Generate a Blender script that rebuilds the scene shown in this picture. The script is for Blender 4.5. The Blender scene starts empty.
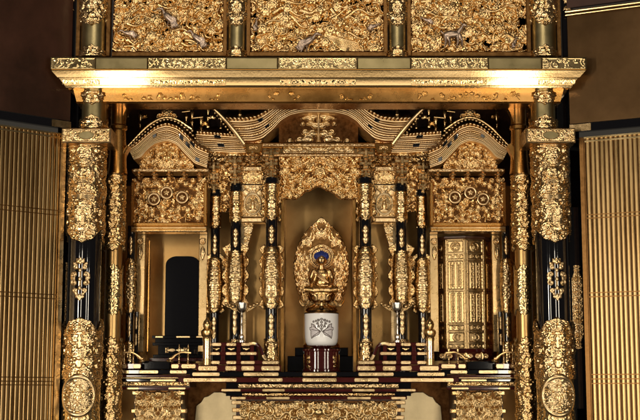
import bpy, math, random
import numpy as np
from math import sin, cos, pi, radians, sqrt

# ------------------------------------------------------------------ camera, light, exposure
sc = bpy.context.scene
U = 0.0025                      # metres per unit
D, F, TILT = 1300.0, 1300.0, radians(8.0)
CT, ST = cos(TILT), sin(TILT)
CX = 318.5                      # axis of symmetry
ZOFF = 330.0
CAM = (0.0, -D*CT, -D*ST)

def k_(py, d):                  # picture px -> units at depth d
    return (D*CT + d)/(F*CT - (210-py)*ST)
def X(px, py, d):
    return (px-CX)*k_(py, d)
def Z(py, d):
    return CAM[2] + k_(py, d)*(F*ST + (210-py)*CT) + ZOFF

cam_d = bpy.data.cameras.new("camera"); cam = bpy.data.objects.new("camera", cam_d)
sc.collection.objects.link(cam); sc.camera = cam
cam_d.sensor_width = 36; cam_d.lens = 36*F/640.0; cam_d.shift_x = 1.5/640
cam_d.clip_start = 0.05; cam_d.clip_end = 100
cam.location = (CAM[0]*U, CAM[1]*U, (CAM[2]+ZOFF)*U)
cam.rotation_euler = (pi/2+TILT, 0, 0)

w = bpy.data.worlds.new("World"); sc.world = w; w.use_nodes = True
bg = w.node_tree.nodes["Background"]
bg.inputs[0].default_value = (1.0, 0.86, 0.66, 1); bg.inputs[1].default_value = 0.042

def area(name, loc, target, size, power, col):
    l = bpy.data.lights.new(name, 'AREA'); l.shape = 'RECTANGLE'; l.size = size[0]*U; l.size_y = size[1]*U
    l.energy = power; l.color = col
    o = bpy.data.objects.new(name, l); sc.collection.objects.link(o)
    from mathutils import Vector
    a = Vector([c*U for c in loc]); b = Vector([c*U for c in target])
    o.location = a; o.rotation_euler = (b-a).to_track_quat('-Z', 'Y').to_euler()
    return o
WARM = (1.0, 0.88, 0.70)
for nm, x, pw in (("lamp_left_inner", -385, 10), ("lamp_right_inner", 385, 10), ("lamp_left_outer", -820, 34), ("lamp_right_outer", 820, 16)):
    area(nm, (x, -1150, ZOFF-110), (x*.15, 60, ZOFF+10), (58, 400), pw, WARM)
area("fill_low", (0, -900, ZOFF-620), (0, 80, ZOFF-20), (1300, 420), 17, (1.0, 0.86, 0.66))  # added soft fill from below, like light off the floor
area("lamp_front", (0, -1520, ZOFF-470), (0, 60, ZOFF+40), (1700, 190), 12, (1.0, 0.87, 0.70))
area("lamp_top", (0, -1000, ZOFF+700), (0, 60, ZOFF-20), (500, 160), 16, WARM)

vs = sc.view_settings; vs.view_transform = 'Standard'; vs.look = 'None'; vs.gamma = 1; vs.exposure = 0.0
sc.render.engine = 'CYCLES'
cy = sc.cycles
cy.max_bounces = 8; cy.glossy_bounces = 6; cy.diffuse_bounces = 2; cy.transmission_bounces = 2
cy.sample_clamp_indirect = 6; cy.sample_clamp_direct = 0
try:
    cy.use_denoising = True; cy.denoiser = 'OPENIMAGEDENOISE'
except Exception: pass

# ------------------------------------------------------------------ materials
def mat(name, base, metallic, rough, base2=None, rough2=None, nscale=60, bump=0.0, bscale=900, coat=0.0, spec=None, stretch=None):
    if metallic and base[0] > base[2]*1.3:      # warm, slightly rosy gilding
        base = (base[0], base[1]*.955, base[2]*.96)
        if base2: base2 = (base2[0], base2[1]*.955, base2[2]*.96)
    m = bpy.data.materials.new(name); m.use_nodes = True
    nt = m.node_tree; N = nt.nodes; L = nt.links; b = N["Principled BSDF"]
    b.inputs["Metallic"].default_value = metallic
    b.inputs["Roughness"].default_value = rough
    b.inputs["Base Color"].default_value = (*base, 1)
    if coat: b.inputs["Coat Weight"].default_value = coat; b.inputs["Coat Roughness"].default_value = 0.06
    if spec is not None: b.inputs["Specular IOR Level"].default_value = spec
    tc = N.new("ShaderNodeTexCoord")
    if base2 or rough2:
        n = N.new("ShaderNodeTexNoise"); n.inputs["Scale"].default_value = nscale; n.inputs["Detail"].default_value = 6
        n.inputs["Roughness"].default_value = 0.65
        if stretch:
            mp = N.new("ShaderNodeMapping"); mp.inputs["Scale"].default_value = stretch
            L.new(tc.outputs["Object"], mp.inputs["Vector"]); L.new(mp.outputs[0], n.inputs["Vector"])
        else: L.new(tc.outputs["Object"], n.inputs["Vector"])
        if base2:
            r = N.new("ShaderNodeValToRGB"); r.color_ramp.elements[0].position = 0.35; r.color_ramp.elements[1].position = 0.65
            r.color_ramp.elements[0].color = (*base, 1); r.color_ramp.elements[1].color = (*base2, 1)
            L.new(n.outputs["Fac"], r.inputs[0]); L.new(r.outputs[0], b.inputs["Base Color"])
        if rough2:
            q = N.new("ShaderNodeMapRange"); q.inputs["From Min"].default_value = 0.3; q.inputs["From Max"].default_value = 0.7
            q.inputs["To Min"].default_value = rough; q.inputs["To Max"].default_value = rough2
            L.new(n.outputs["Fac"], q.inputs["Value"]); L.new(q.outputs[0], b.inputs["Roughness"])
    if bump:
        n2 = N.new("ShaderNodeTexNoise"); n2.inputs["Scale"].default_value = bscale; n2.inputs["Detail"].default_value = 3
        L.new(tc.outputs["Object"], n2.inputs["Vector"])
        bp = N.new("ShaderNodeBump"); bp.inputs["Strength"].default_value = bump; bp.inputs["Distance"].default_value = 0.0004
        L.new(n2.outputs["Fac"], bp.inputs["Height"]); L.new(bp.outputs[0], b.inputs["Normal"])
    return m

M = {}
M['gold'] = mat("gold_carved", (0.54, 0.36, 0.145), 1, 0.19, (0.80, 0.58, 0.29), 0.31, 50, 0.25, 700)
M['gold_chased'] = mat("gold_chased_fittings", (0.56, 0.39, 0.17), 1, 0.18, (0.80, 0.60, 0.33), 0.29, 60, 0.2, 800)
M['gold_smooth'] = mat("gold_polished", (0.66, 0.50, 0.24), 1, 0.18, (0.74, 0.58, 0.30), 0.28, 14, 0.12, 260)
M['gold_amber'] = mat("gold_amber_polished", (0.44, 0.23, 0.06), 1, 0.22, (0.54, 0.31, 0.10), 0.32, 12, 0.12, 220)  # amber cast of gilding reflecting gilding is put into the colour
M['gold_leaf'] = mat("gold_leaf_board", (0.46, 0.285, 0.105), 1, 0.26, (0.58, 0.39, 0.16), 0.36, 8, 0.15, 300)
M['gold_pale'] = mat("gold_pale_strip", (0.54, 0.40, 0.20), 1, 0.24, (0.74, 0.58, 0.33), 0.34, 40, 0.15, 500)
M['olive'] = mat("gold_olive_reflection", (0.46, 0.39, 0.19), 1, 0.26, (0.54, 0.46, 0.24), 0.34, 20, 0.12, 500)  # polished gold; the dark room it reflects is put into the olive colour
M['gold_eave'] = mat("gold_eave_boards", (0.74, 0.54, 0.27), 1, 0.32, (0.88, 0.70, 0.42), 0.44, 40, 0.2, 600)
M['leaf_pale'] = mat("gold_leaf_pale", (0.34, 0.29, 0.17), 1, 0.30, (0.54, 0.46, 0.28), 0.42, 10, 0.2, 300)
M['gold_lintel'] = mat("gold_lintel", (0.62, 0.44, 0.19), 1, 0.065, (0.74, 0.56, 0.28), 0.15, 20, 0.08, 200, stretch=(.25, 1, 2.5))
M['gold_dark'] = mat("gold_ground_shaded", (0.05, 0.02, 0.006), 1, 0.36, (0.13, 0.06, 0.02), 0.48, 80, 0.2, 500)  # dark ground of the carvings; recess shade is put into its colour
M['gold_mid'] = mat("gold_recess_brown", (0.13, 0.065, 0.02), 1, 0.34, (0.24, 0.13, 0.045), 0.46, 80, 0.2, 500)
M['gold_case'] = mat("gold_sutra_case", (0.46, 0.33, 0.15), 1, 0.24, (0.60, 0.45, 0.23), 0.34, 60, 0.15, 700)
M['bronze'] = mat("bronze_dark_panel", (0.085, 0.05, 0.022), 1, 0.36, (0.125, 0.075, 0.034), 0.42, 6, 0.1, 100)
M['redbrown'] = mat("lacquer_red_brown_panel", (0.020, 0.007, 0.003), 0.0, 0.30, (0.045, 0.014, 0.006), 0.42, 5, 0.1, 100, 0.1)
M['ground'] = mat("lacquer_brown_ground", (0.035, 0.012, 0.005), 0.0, 0.35, (0.07, 0.025, 0.009), 0.5, 60)
M['black'] = mat("lacquer_black", (0.004, 0.004, 0.006), 0.0, 0.02, None, 0.035, 10, 0, 0, 0.5)
M['maroon'] = mat("lacquer_maroon", (0.045, 0.006, 0.006), 0.0, 0.08, (0.06, 0.009, 0.008), 0.12, 20, 0, 0, 0.5)
M['silver'] = mat("silver_tinted", (0.26, 0.21, 0.19), 1, 0.34, (0.58, 0.46, 0.34), 0.44, 120, 0.2, 600)
M['steel'] = mat("silver_polished", (0.80, 0.76, 0.72), 1, 0.16, (0.9, 0.86, 0.8), 0.24, 40)
M['porcelain'] = mat("porcelain_white", (0.86, 0.86, 0.89), 0.0, 0.12, (0.90, 0.90, 0.91), 0.2, 30, 0.04, 120, 0.5, 0.5)
M['blue'] = mat("paint_blue_hair", (0.004, 0.012, 0.11), 0.0, 0.5, (0.014, 0.035, 0.26), 0.6, 260)
M['ink'] = mat("ink_dark_line", (0.05, 0.035, 0.03), 0.0, 0.5, (0.09, 0.06, 0.05), 0.6, 200)
M['black_tablet'] = mat("lacquer_black_tablet", (0.004, 0.004, 0.006), 0, 0.075, None, 0.09, 10, 0, 0, 0.5)
M['petal'] = mat("paint_grey_lilac", (0.50, 0.47, 0.50), 0.0, 0.3, (0.66, 0.62, 0.64), 0.5, 200)

# ------------------------------------------------------------------ object helpers
COL = sc.collection
def thing(name, label, cat, loc=(0, 0, 0), group=None):
    o = bpy.data.objects.new(name, None); COL.objects.link(o); o.empty_display_size = 0.05
    o.location = (loc[0]*U, loc[1]*U, loc[2]*U)
    o['label'] = label; o['category'] = cat
    if group: o['group'] = group
    return o

def origin(o):                 # world location, unrotated chain
    x = y = z = 0
    while o is not None:
        x += o.location.x; y += o.location.y; z += o.location.z; o = o.parent
    return np.array([x, y, z])

def link(name, V, faces, mats, parent, midx=None, smooth=True, angle=35, label=None):
    V = np.asarray(V, dtype=np.float64)*U
    if parent is not None: V = V - origin(parent)
    me = bpy.data.meshes.new(name)
    if isinstance(faces, np.ndarray):
        nf = len(faces); k = faces.shape[1]
        me.vertices.add(len(V)); me.vertices.foreach_set('co', V.astype(np.float32).ravel())
        me.loops.add(nf*k); me.loops.foreach_set('vertex_index', faces.astype(np.int32).ravel())
        me.polygons.add(nf); me.polygons.foreach_set('loop_start', np.arange(0, nf*k, k, dtype=np.int32))
        me.update(calc_edges=True)
    else:
        me.from_pydata([tuple(v) for v in V], [], faces); me.update()
    for m in (mats if isinstance(mats, (list, tuple)) else [mats]): me.materials.append(m)
    if midx is not None: me.polygons.foreach_set('material_index', np.asarray(midx, dtype=np.int32))
    n = len(me.polygons)
    me.polygons.foreach_set('use_smooth', np.full(n, bool(smooth)))
    if smooth and angle and n < 30000: me.set_sharp_from_angle(angle=radians(angle))
    me.validate()
    o = bpy.data.objects.new(name, me); COL.objects.link(o)
    if parent is not None: o.parent = parent
    if label: o['label'] = label
    return o

class MB:
    def __init__(s): s.v = []; s.f = []; s.m = []
    def add(s, V, Fs, m=0):
        n = len(s.v); s.v += [tuple(p) for p in V]; s.f += [tuple(i+n for i in f) for f in Fs]; s.m += [m]*len(Fs); return s
    def box(s, x0, x1, y0, y1, z0, z1, m=0, b=0.0):
        if b <= 0:
            V = [(x, y, z) for z in (z0, z1) for y in (y0, y1) for x in (x0, x1)]
            return s.add(V, [(0,2,3,1),(4,5,7,6),(0,1,5,4),(2,6,7,3),(0,4,6,2),(1,3,7,5)], m)
        b = min(b, (x1-x0)*.45, (z1-z0)*.45, (y1-y0)*.45)
        # front-bevelled box: bevel ring on the -y side and the top/bottom/side edges
        loops = [(x0, x1, z0, z1, y1), (x0, x1, z0, z1, y0+b), (x0+b, x1-b, z0+b, z1-b, y0)]
        V = []
        for a0, a1, c0, c1, y in loops: V += [(a0, y, c0), (a1, y, c0), (a1, y, c1), (a0, y, c1)]
        Fs = [(0,3,2,1), (8,9,10,11)]
        for k in range(2):
            for i in range(4):
                j = (i+1) % 4; Fs.append((k*4+i, k*4+j, k*4+4+j, k*4+4+i))
        return s.add(V, Fs, m)
    def lathe(s, cx, cy, prof, seg=24, m=0, sx=1.0, sy=1.0, a0=0.0, cap=True):
        V = []; Fs = []
        for r, z in prof:
            for i in range(seg):
                a = a0+2*pi*i/seg; V.append((cx+sx*r*sin(a), cy-sy*r*cos(a), z))
        n = len(prof)
        for k in range(n-1):
            for i in range(seg):
                j = (i+1) % seg; Fs.append((k*seg+i, k*seg+j, (k+1)*seg+j, (k+1)*seg+i))
        if cap: Fs.append(tuple(range(seg))[::-1]); Fs.append(tuple((n-1)*seg+i for i in range(seg)))
        return s.add(V, Fs, m)
    def prism(s, pts, y0, y1, m=0, b=0.0):      # outline in (x,z), counter-clockwise seen from the front
        n = len(pts)
        if b <= 0:
            V = [(x, y0, z) for x, z in pts]+[(x, y1, z) for x, z in pts]
            Fs = [tuple(range(n)), tuple(range(2*n-1, n-1, -1))]
            for i in range(n):
                j = (i+1) % n; Fs.append((i, i+n, j+n, j))
            return s.add(V, Fs, m)
        c = np.mean(np.array(pts), axis=0)
        P = np.array(pts, float); nx = np.roll(P, -1, 0)-np.roll(P, 1, 0)
        nr = np.stack([nx[:, 1], -nx[:, 0]], 1); nr /= (np.linalg.norm(nr, axis=1, keepdims=True)+1e-9)
        Q = P - nr*b
        V = [(x, y0, z) for x, z in Q]+[(x, y0+b, z) for x, z in P]+[(x, y1, z) for x, z in P]
        Fs = [tuple(range(n)), tuple(range(3*n-1, 2*n-1, -1))]
        for k in range(2):
            for i in range(n):
                j = (i+1) % n; Fs.append((k*n+i, (k+1)*n+i, (k+1)*n+j, k*n+j))
        return s.add(V, Fs, m)
    def tube(s, P, r, seg=8, m=0):
        P = [np.array(p, float) for p in P]; n = len(P); V = []; Fs = []
        up = np.array([0, 0, 1.0])
        for i, p in enumerate(P):
            t = P[min(i+1, n-1)]-P[max(i-1, 0)]; t /= np.linalg.norm(t)+1e-9
            a = np.cross(t, up)
            if np.linalg.norm(a) < .05: a = np.cross(t, np.array([0, 1.0, 0]))
            a /= np.linalg.norm(a); b = np.cross(t, a)
            rr = r[i] if hasattr(r, '__len__') else r
            for j in range(seg):
                q = 2*pi*j/seg; V.append(p+a*rr*cos(q)+b*rr*sin(q))
        for i in range(n-1):
            for j in range(seg):
                k = (j+1) % seg; Fs.append((i*seg+j, (i+1)*seg+j, (i+1)*seg+k, i*seg+k))
        Fs.append(tuple(range(seg))); Fs.append(tuple((n-1)*seg+j for j in range(seg))[::-1])
        return s.add(V, Fs, m)
    def ball(s, c, r, m=0, seg=10, rings=6, sc3=(1, 1, 1)):
        prof = []
        V = []; Fs = []
        for k in range(1, rings):
            a = pi*k/rings
            for j in range(seg):
                q = 2*pi*j/seg; V.append((c[0]+sc3[0]*r*sin(a)*cos(q), c[1]+sc3[1]*r*sin(a)*sin(q), c[2]-sc3[2]*r*cos(a)))
        for k in range(rings-2):
            for j in range(seg):
                i = (j+1) % seg; Fs.append((k*seg+j, k*seg+i, (k+1)*seg+i, (k+1)*seg+j))
        b = len(V); V.append((c[0], c[1], c[2]-sc3[2]*r)); V.append((c[0], c[1], c[2]+sc3[2]*r))
        for j in range(seg):
            i = (j+1) % seg; Fs.append((b, i, j)); Fs.append((b+1, (rings-2)*seg+j, (rings-2)*seg+i))
        return s.add(V, Fs, m)
    def build(s, name, mats, parent=None, smooth=True, angle=35, label=None):
        return link(name, s.v, s.f, mats, parent, s.m, smooth, angle, label)

# ------------------------------------------------------------------ carved relief (height fields)
class Relief:
    def __init__(s, w, h, cell=0.5, seed=0):
        s.w, s.h, s.c = w, h, cell
        s.nx = max(4, int(round(w/cell)))+1; s.ny = max(4, int(round(h/cell)))+1
        s.u = np.linspace(0, w, s.nx); s.v = np.linspace(0, h, s.ny)
        s.H = np.zeros((s.ny, s.nx)); s.R = random.Random(seed); s.mask = None
    def win(s, cx, cy, r):
        i0 = max(0, int((cx-r)/s.w*(s.nx-1))); i1 = min(s.nx, int((cx+r)/s.w*(s.nx-1))+2)
        j0 = max(0, int((cy-r)/s.h*(s.ny-1))); j1 = min(s.ny, int((cy+r)/s.h*(s.ny-1))+2)
        if i1 <= i0 or j1 <= j0: return None
        return (slice(j0, j1), slice(i0, i1)), s.u[None, i0:i1]-cx, s.v[j0:j1, None]-cy
    def dome(s, cx, cy, a, b=None, ang=0, h=1, b0=0):
        b = b or a; q = s.win(cx, cy, max(a, b))
        if not q: return
        sl, x, y = q; c, n = cos(ang), sin(ang); xx = (x*c+y*n)/a; yy = (-x*n+y*c)/b
        d = 1-xx*xx-yy*yy; v = np.where(d > 0, b0+h*np.sqrt(np.maximum(d, 0)), 0)
        s.H[sl] = np.maximum(s.H[sl], v)
    def petal(s, cx, cy, L, W, ang, h=1, b0=0, groove=.35, serr=0):
        q = s.win(cx, cy, max(L, W)*1.05)
        if not q: return
        sl, x, y = q; c, n = cos(ang), sin(ang); t = (x*c+y*n)/L; yy = (-x*n+y*c)
        tt = np.clip(t, 0.001, .999); wd = W*np.sin(pi*tt**.75)+1e-3
        if serr: wd = wd*(1-.3*np.abs(np.sin(tt*serr*pi)))
        e = yy/wd; ok = (t > 0) & (t < 1) & (np.abs(e) < 1)
        v = b0+h*(np.sqrt(np.maximum(1-e*e, 0))*(.55+.45*tt)-groove*np.exp(-(yy/(.16*W))**2))
        s.H[sl] = np.maximum(s.H[sl], np.where(ok, v, 0))
    def line(s, P, r0, r1=None, h=None, b0=0):
        r1 = r0 if r1 is None else r1; P = [np.array(p, float) for p in P]
        Ls = [np.linalg.norm(P[i+1]-P[i]) for i in range(len(P)-1)]; T = sum(Ls)+1e-9; acc = 0
        for i, l in enumerate(Ls):
            k = max(1, int(l/(.45*max(min(r0, r1), .4))))
            for j in range(k):
                f = j/k; p = P[i]*(1-f)+P[i+1]*f; r = r0+(r1-r0)*(acc+l*f)/T
                s.dome(p[0], p[1], r, r, 0, r if h is None else h, b0)
            acc += l
    def spiral(s, cx, cy, R, ang, hand=1, turns=1.5, r=.9, h=1, b0=0, ball=True):
        P = []
        for i in range(int(14*turns)+1):
            t = i/int(14*turns); rad = R*(1-t)**.8+.15*R*t
            a = ang+hand*t*turns*2*pi; P.append((cx+rad*cos(a), cy+rad*sin(a)))
        s.line(P, r, r*.7, h, b0)
        if ball: s.dome(cx, cy, r*1.3, None, 0, h*1.2, b0)
    def flower(s, cx, cy, R, n=6, h=2, b0=0, rot=None):
        rot = s.R.random()*6 if rot is None else rot
        for i in range(n): s.petal(cx, cy, R, R*.42, rot+i*2*pi/n, h*.75, b0, .15)
        for i in range(n): s.petal(cx, cy, R*.62, R*.30, rot+(i+.5)*2*pi/n, h*.7, b0+h*.35, .1)
        s.dome(cx, cy, R*.24, None, 0, h*.7, b0+h*.5)
    def leaves(s, cx, cy, R, n=3, h=1.5, b0=0, ang=None, spread=1.6):
        ang = s.R.random()*6.28 if ang is None else ang
        for i in range(n):
            a = ang+(i-(n-1)/2)*spread/max(1, n-1)
            s.petal(cx, cy, R*(1-.15*abs(i-(n-1)/2)), R*.28, a, h, b0, .22, 2)
    def ring(s, cx, cy, R, r, h=1, b0=0):
        q = s.win(cx, cy, R+r)
        if not q: return
        sl, x, y = q; d = 1-((np.sqrt(x*x+y*y)-R)/r)**2
        s.H[sl] = np.maximum(s.H[sl], np.where(d > 0, b0+h*np.sqrt(np.maximum(d, 0)), 0))
    def cut(s, cx, cy, R):
        q = s.win(cx, cy, R)
        if q: sl, x, y = q; s.H[sl] = np.where(x*x+y*y < R*R, 0, s.H[sl])
    def fill(s, step=6, sz=(3, 6), h=(1, 3), kinds='flsd', x0=0, x1=None, y0=0, y1=None, b0=0.0, bvar=1.0):
        x1 = s.w if x1 is None else x1; y1 = s.h if y1 is None else y1; R = s.R
        y = y0+step*.3
        pts = []
        while y < y1:
            x = x0+step*.3
            while x < x1:
                pts.append((x+R.uniform(-.45, .45)*step, y+R.uniform(-.45, .45)*step)); x += step
            y += step
        R.shuffle(pts)
        for x, y in pts:
            k = R.choice(kinds); z = R.uniform(*sz); hh = R.uniform(*h); b = b0+R.random()*bvar
            if k == 'f': s.flower(x, y, z*.95, R.choice((5, 6, 8)), hh, b)
            elif k == 'l': s.leaves(x, y, z*1.2, R.choice((2, 3, 4)), hh, b)
            elif k == 's': s.spiral(x, y, z*.8, R.random()*6.28, R.choice((-1, 1)), R.uniform(1, 1.7), z*.17+.2, hh*.8, b)
            elif k == 'd': s.dome(x, y, z*.32, z*.25, R.random()*3, hh, b)
            elif k == 'w':
                a = R.random()*6.28; P = [(x+(t-.5)*z*2*cos(a)-sin(a)*sin(t*6)*z*.3, y+(t-.5)*z*2*sin(a)+cos(a)*sin(t*6)*z*.3) for t in np.linspace(0, 1, 9)]
                s.line(P, z*.20, z*.07, hh*.8, b)
        return s
    def mirror(s): s.H = np.maximum(s.H, s.H[:, ::-1]); return s
    def vines(s, step=7, r=.75, h=1.1, b0=.5):
        """karakusa: mirrored scrolls climbing a narrow plate, with leaves off every scroll"""
        n = max(1, int(round(s.h/step))); st = s.h/n; q = s.w*.25
        for i in range(n):
            cy = (i+.5)*st; hand = 1 if i % 2 else -1
            R_ = min(st*.42, s.w*.2)
            s.spiral(q if i % 2 else q*1.15, cy, R_, pi/2*hand, hand, 1.4, r, h, b0)
            s.petal(q*.6, cy+st*.3, R_*1.2, R_*.4, 2.3, h, b0); s.petal(q*1.5, cy-st*.2, R_*1.3, R_*.4, .6, h, b0)
            s.dome(s.w/2, cy, min(1.6, s.w*.08), min(2.2, st*.25), 0, h*1.2, b0)
            s.petal(s.w/2, cy+st*.25, st*.5, s.w*.07+.4, pi/2, h*1.2, b0)
        return s.mirror()
    def frame(s, t=1.4, h=1.4):
        U_, V_ = np.meshgrid(s.u, s.v); e = np.minimum(np.minimum(U_, s.w-U_), np.minimum(V_, s.h-V_))
        s.H = np.where(e < t, h*np.sqrt(np.clip(1-((e-t/2)/(t/2))**2, 0, 1)), s.H); return s
    def mesh(s, name, mapf, mats, parent, thr=None, mask=None, lab=None, base=0.0, extra=None):
        H = s.H+base if base else s.H
        U_, V_ = np.meshgrid(s.u, s.v)
        if mask is not None:
            mk = mask(U_, V_)
            H = np.where(mk, H, -.6)
        V = mapf(U_, V_, H); V = np.stack([np.broadcast_to(a, H.shape).ravel() for a in V], 1)
        idx = np.arange(s.nx*s.ny).reshape(s.ny, s.nx)
        Fq = np.stack([idx[:-1, :-1], idx[:-1, 1:], idx[1:, 1:], idx[1:, :-1]], -1)
        hm = np.maximum.reduce([H[:-1, :-1], H[:-1, 1:], H[1:, 1:], H[1:, :-1]])
        keep = np.ones(hm.shape, bool)
        if mask is not None: keep = hm > -.5
        midx = None
        if thr is not None and not isinstance(mats, (list, tuple)): keep &= hm > thr
        Fk = Fq[keep]
        if thr is not None and isinstance(mats, (list, tuple)):
            midx = (hm <= thr).astype(int)  # low faces take the darker ground: lacquer plus recess shade put into the colour
            if extra is not None:
                ex = extra(U_[:-1, :-1], V_[:-1, :-1], hm); midx = np.where(ex & (midx == 0), 2, midx)
            midx = midx[keep]
        used = np.unique(Fk); re = np.full(len(V), -1); re[used] = np.arange(len(used))
        return link(name, V[used], re[Fk], mats, parent, midx, True, None, lab)

def flat(x0, d, z0):            # relief on a wall facing the viewer
    return lambda u, v, h: (x0+u, d-h, z0+v)
def round_(cx, cy, Rf, z0, w, span=4.0):    # relief wrapped on a turned post; Rf radius or function of v
    def f(u, v, h):
        r = (Rf(v) if callable(Rf) else Rf)+h; th = (u/w-.5)*span
        return (cx+r*np.sin(th), cy-r*np.cos(th), z0+v)
    return f

def panel(px0, px1, py0, py1, d):       # picture rectangle -> x0,x1,z0,z1 in units
    m = (py0+py1)/2
    return X(px0, m, d), X(px1, m, d), Z(py1, d), Z(py0, d)

# ------------------------------------------------------------------ ornament library
_cache = {}
def sleeve(parent, name, cx, cy, R, z0, z1, tip=None, seed=0, step=6, thick=1.0, h=1.6, m='gold_chased', ground=None, bulge=0.0, span=4.0, kinds='ffls', bands=True, mirror=True, label=None):
    """gilt sleeve wrapped round a post; tip='down'|'up'|'both': scalloped pointed end"""
    w, hh = R*span, z1-z0
    key = (round(w, 1), round(hh, 1), seed, step, h)
    if key not in _cache:
        r = Relief(w, hh, .5, seed)
        r.fill(step, (step*.55, step*.85), (h*.5, h), kinds, b0=.1, bvar=h*.4)
        if mirror: r.mirror()
        if bands:
            for v in ((1.2, hh-1.2) if not tip else ((hh-1.2,) if tip == 'down' else (1.2,) if tip == 'up' else ())):
                for k in (0, 2.6):
                    vv = v-k if v > hh/2 else v+k
                    if 0 < vv < hh: r.line([(0, vv), (w, vv)], 1.1, 1.1, h*.7, h*.35)
        _cache[key] = r
    r = _cache[key]
    def mk(u, v):
        a = (u/w-.5)*2*span/2
        ok = np.ones(u.shape, bool)
        e = R*.85*(1-np.abs(np.cos(a*1.5))**.8)+1.6*np.abs(np.sin(a*6))
        e = np.minimum(e, hh*.42)
        if tip in ('down', 'both'): ok &= v > e
        if tip in ('up', 'both'): ok &= v < hh-e
        return ok
    Rf = R+thick
    if bulge: Rf = lambda v: R+thick+bulge*np.sin(np.pi*np.clip(v/hh, 0, 1))**.8
    return r.mesh(name, round_(cx, cy, Rf, z0, w, span), M[m], parent, mask=mk if tip else None, lab=label)

def crest_ornament(parent, name, cx, cy, R, z0, z1, width, m='gold_pale', seed=1, h=1.1):
    """pierced scrolling fitting lying on a lacquered post"""
    key = ('cr', round(width, 1), round(z1-z0, 1), seed)
    if key not in _cache:
        r = Relief(width, z1-z0, .4, seed); H = z1-z0; c = width/2
        t = max(.55, width*.045)
        if width > 12:
            for f, s_, q in ((.10, 1, .10), (.24, -1, .17), (.42, 1, .24), (.60, -1, .24), (.77, 1, .17), (.91, -1, .09)):
                r.spiral(c-width*q*1.15, H*f, width*q*.62, pi/2*s_, s_, 1.2, t*1.0, h)
                r.petal(c-width*q*1.3, H*(f+.05), width*q*1.0, width*.07, pi-.9*s_, h, .3)
            for f in (.12, .30, .50, .70, .88): r.dome(c, H*f, width*.07, H*.055, 0, h, .4)
            r.line([(c, H*.3), (c, H*.7)], t*.7, t*.7, h*.8)
            r.petal(c, H*.84, H*.16, width*.12, pi/2, h, .3); r.petal(c, H*.16, H*.16, width*.12, -pi/2, h, .3)
        else:
            r.dome(c, H*.5, width*.30, H*.16, 0, h, .2); r.dome(c, H*.28, width*.40, H*.13, 0, h, .1); r.dome(c, H*.72, width*.40, H*.13, 0, h, .1)
            r.petal(c, H*.72, H*.28, width*.28, pi/2, h, .2, .1); r.petal(c, H*.28, H*.28, width*.28, -pi/2, h, .2, .1)
        r.mirror(); _cache[key] = r
    r = _cache[key]; sp = width/R
    return r.mesh(name, round_(cx, cy, R+.15, z0, width, sp), M[m], parent, thr=.15)

def plate(parent, name, px0, px1, py0, py1, d, m='gold_chased', seed=0, style='vines', step=7, h=1.0, ground=None, frame=0, base=.5, cell=.5, mask=None, kinds='fls'):
    x0, x1, z0, z1 = panel(px0, px1, py0, py1, d)
    r = Relief(x1-x0, z1-z0, cell, seed)
    if style == 'vines': r.vines(step, .6, h, .3)
    elif style == 'vinesh':
        r = Relief(z1-z0, x1-x0, cell, seed); r.vines(step, .6, h, .3); H = r.H.T.copy()
        q = Relief(x1-x0, z1-z0, cell, seed); q.H = H[:q.ny, :q.nx] if H.shape == q.H.shape else q.H; r = q; r.mirror()
    elif style == 'fill': r.fill(step, (step*.5, step*.85), (h*.5, h), kinds, b0=.1, bvar=h*.5)
    elif style == 'mfill': r.fill(step, (step*.5, step*.85), (h*.5, h), kinds, b0=.1, bvar=h*.5).mirror()
    if frame: r.frame(frame, h*1.1)
    return r.mesh(name, flat(x0, d-base, z0), M[m], parent, mask=mask or (lambda u, v: (u > .3) & (u < r.w-.3) & (v > .3) & (v < r.h-.3)))

# ------------------------------------------------------------------ altar cabinet
alt = thing("altar_cabinet", "large gilded altar cabinet with polished lintel, black pillars and open slatted doors", "altar cabinet", (0, 60, 0))

# lintel: mitred moulding (inset, depth, py)
prof = [(0, 40, 56.5), (0, 0, 57), (0, 0, 69.3), (1.2, 1.0, 69.8), (1.2, 1.0, 70.6), (7, 2.85, 77.2), (8.5, 3.8, 77.8), (9, 4.0, 78.6), (14, 5.95, 85.2), (14.2, 5.2, 86), (15.5, 5.5, 87.6), (17, 9, 88.2), (19, 26, 88.6)]
prof2 = [(19, 25.5, 88.2), (22.5, 27, 101.6), (22.0, 26, 102.2), (23, 27, 103.4), (25, 60, 103.2)]
def mould(name, prof, m, back, parent):
    xw = -X(50.3, 63, 0); mb = MB(); V = []; Fs = []
    for ins, d, py in prof:
        z = Z(py, min(d, 30)); V += [(-xw+ins, back, z), (-xw+ins, d, z), (xw-ins, d, z), (xw-ins, back, z)]
    n = len(prof)
    for k in range(n-1):
        for i in range(3): Fs.append((k*4+i+4, k*4+i+5, k*4+i+1, k*4+i))
    Fs.append((0, 1, 2, 3)); Fs.append(tuple((n-1)*4+i for i in (3, 2, 1, 0)))
    mb.add(V, Fs); return mb.build(name, M[m], parent, True, 12)
lint = mould("lintel", prof, 'gold_lintel', 58, alt)
mould("lintel_board", prof2, 'gold_amber', 60, alt)
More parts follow.
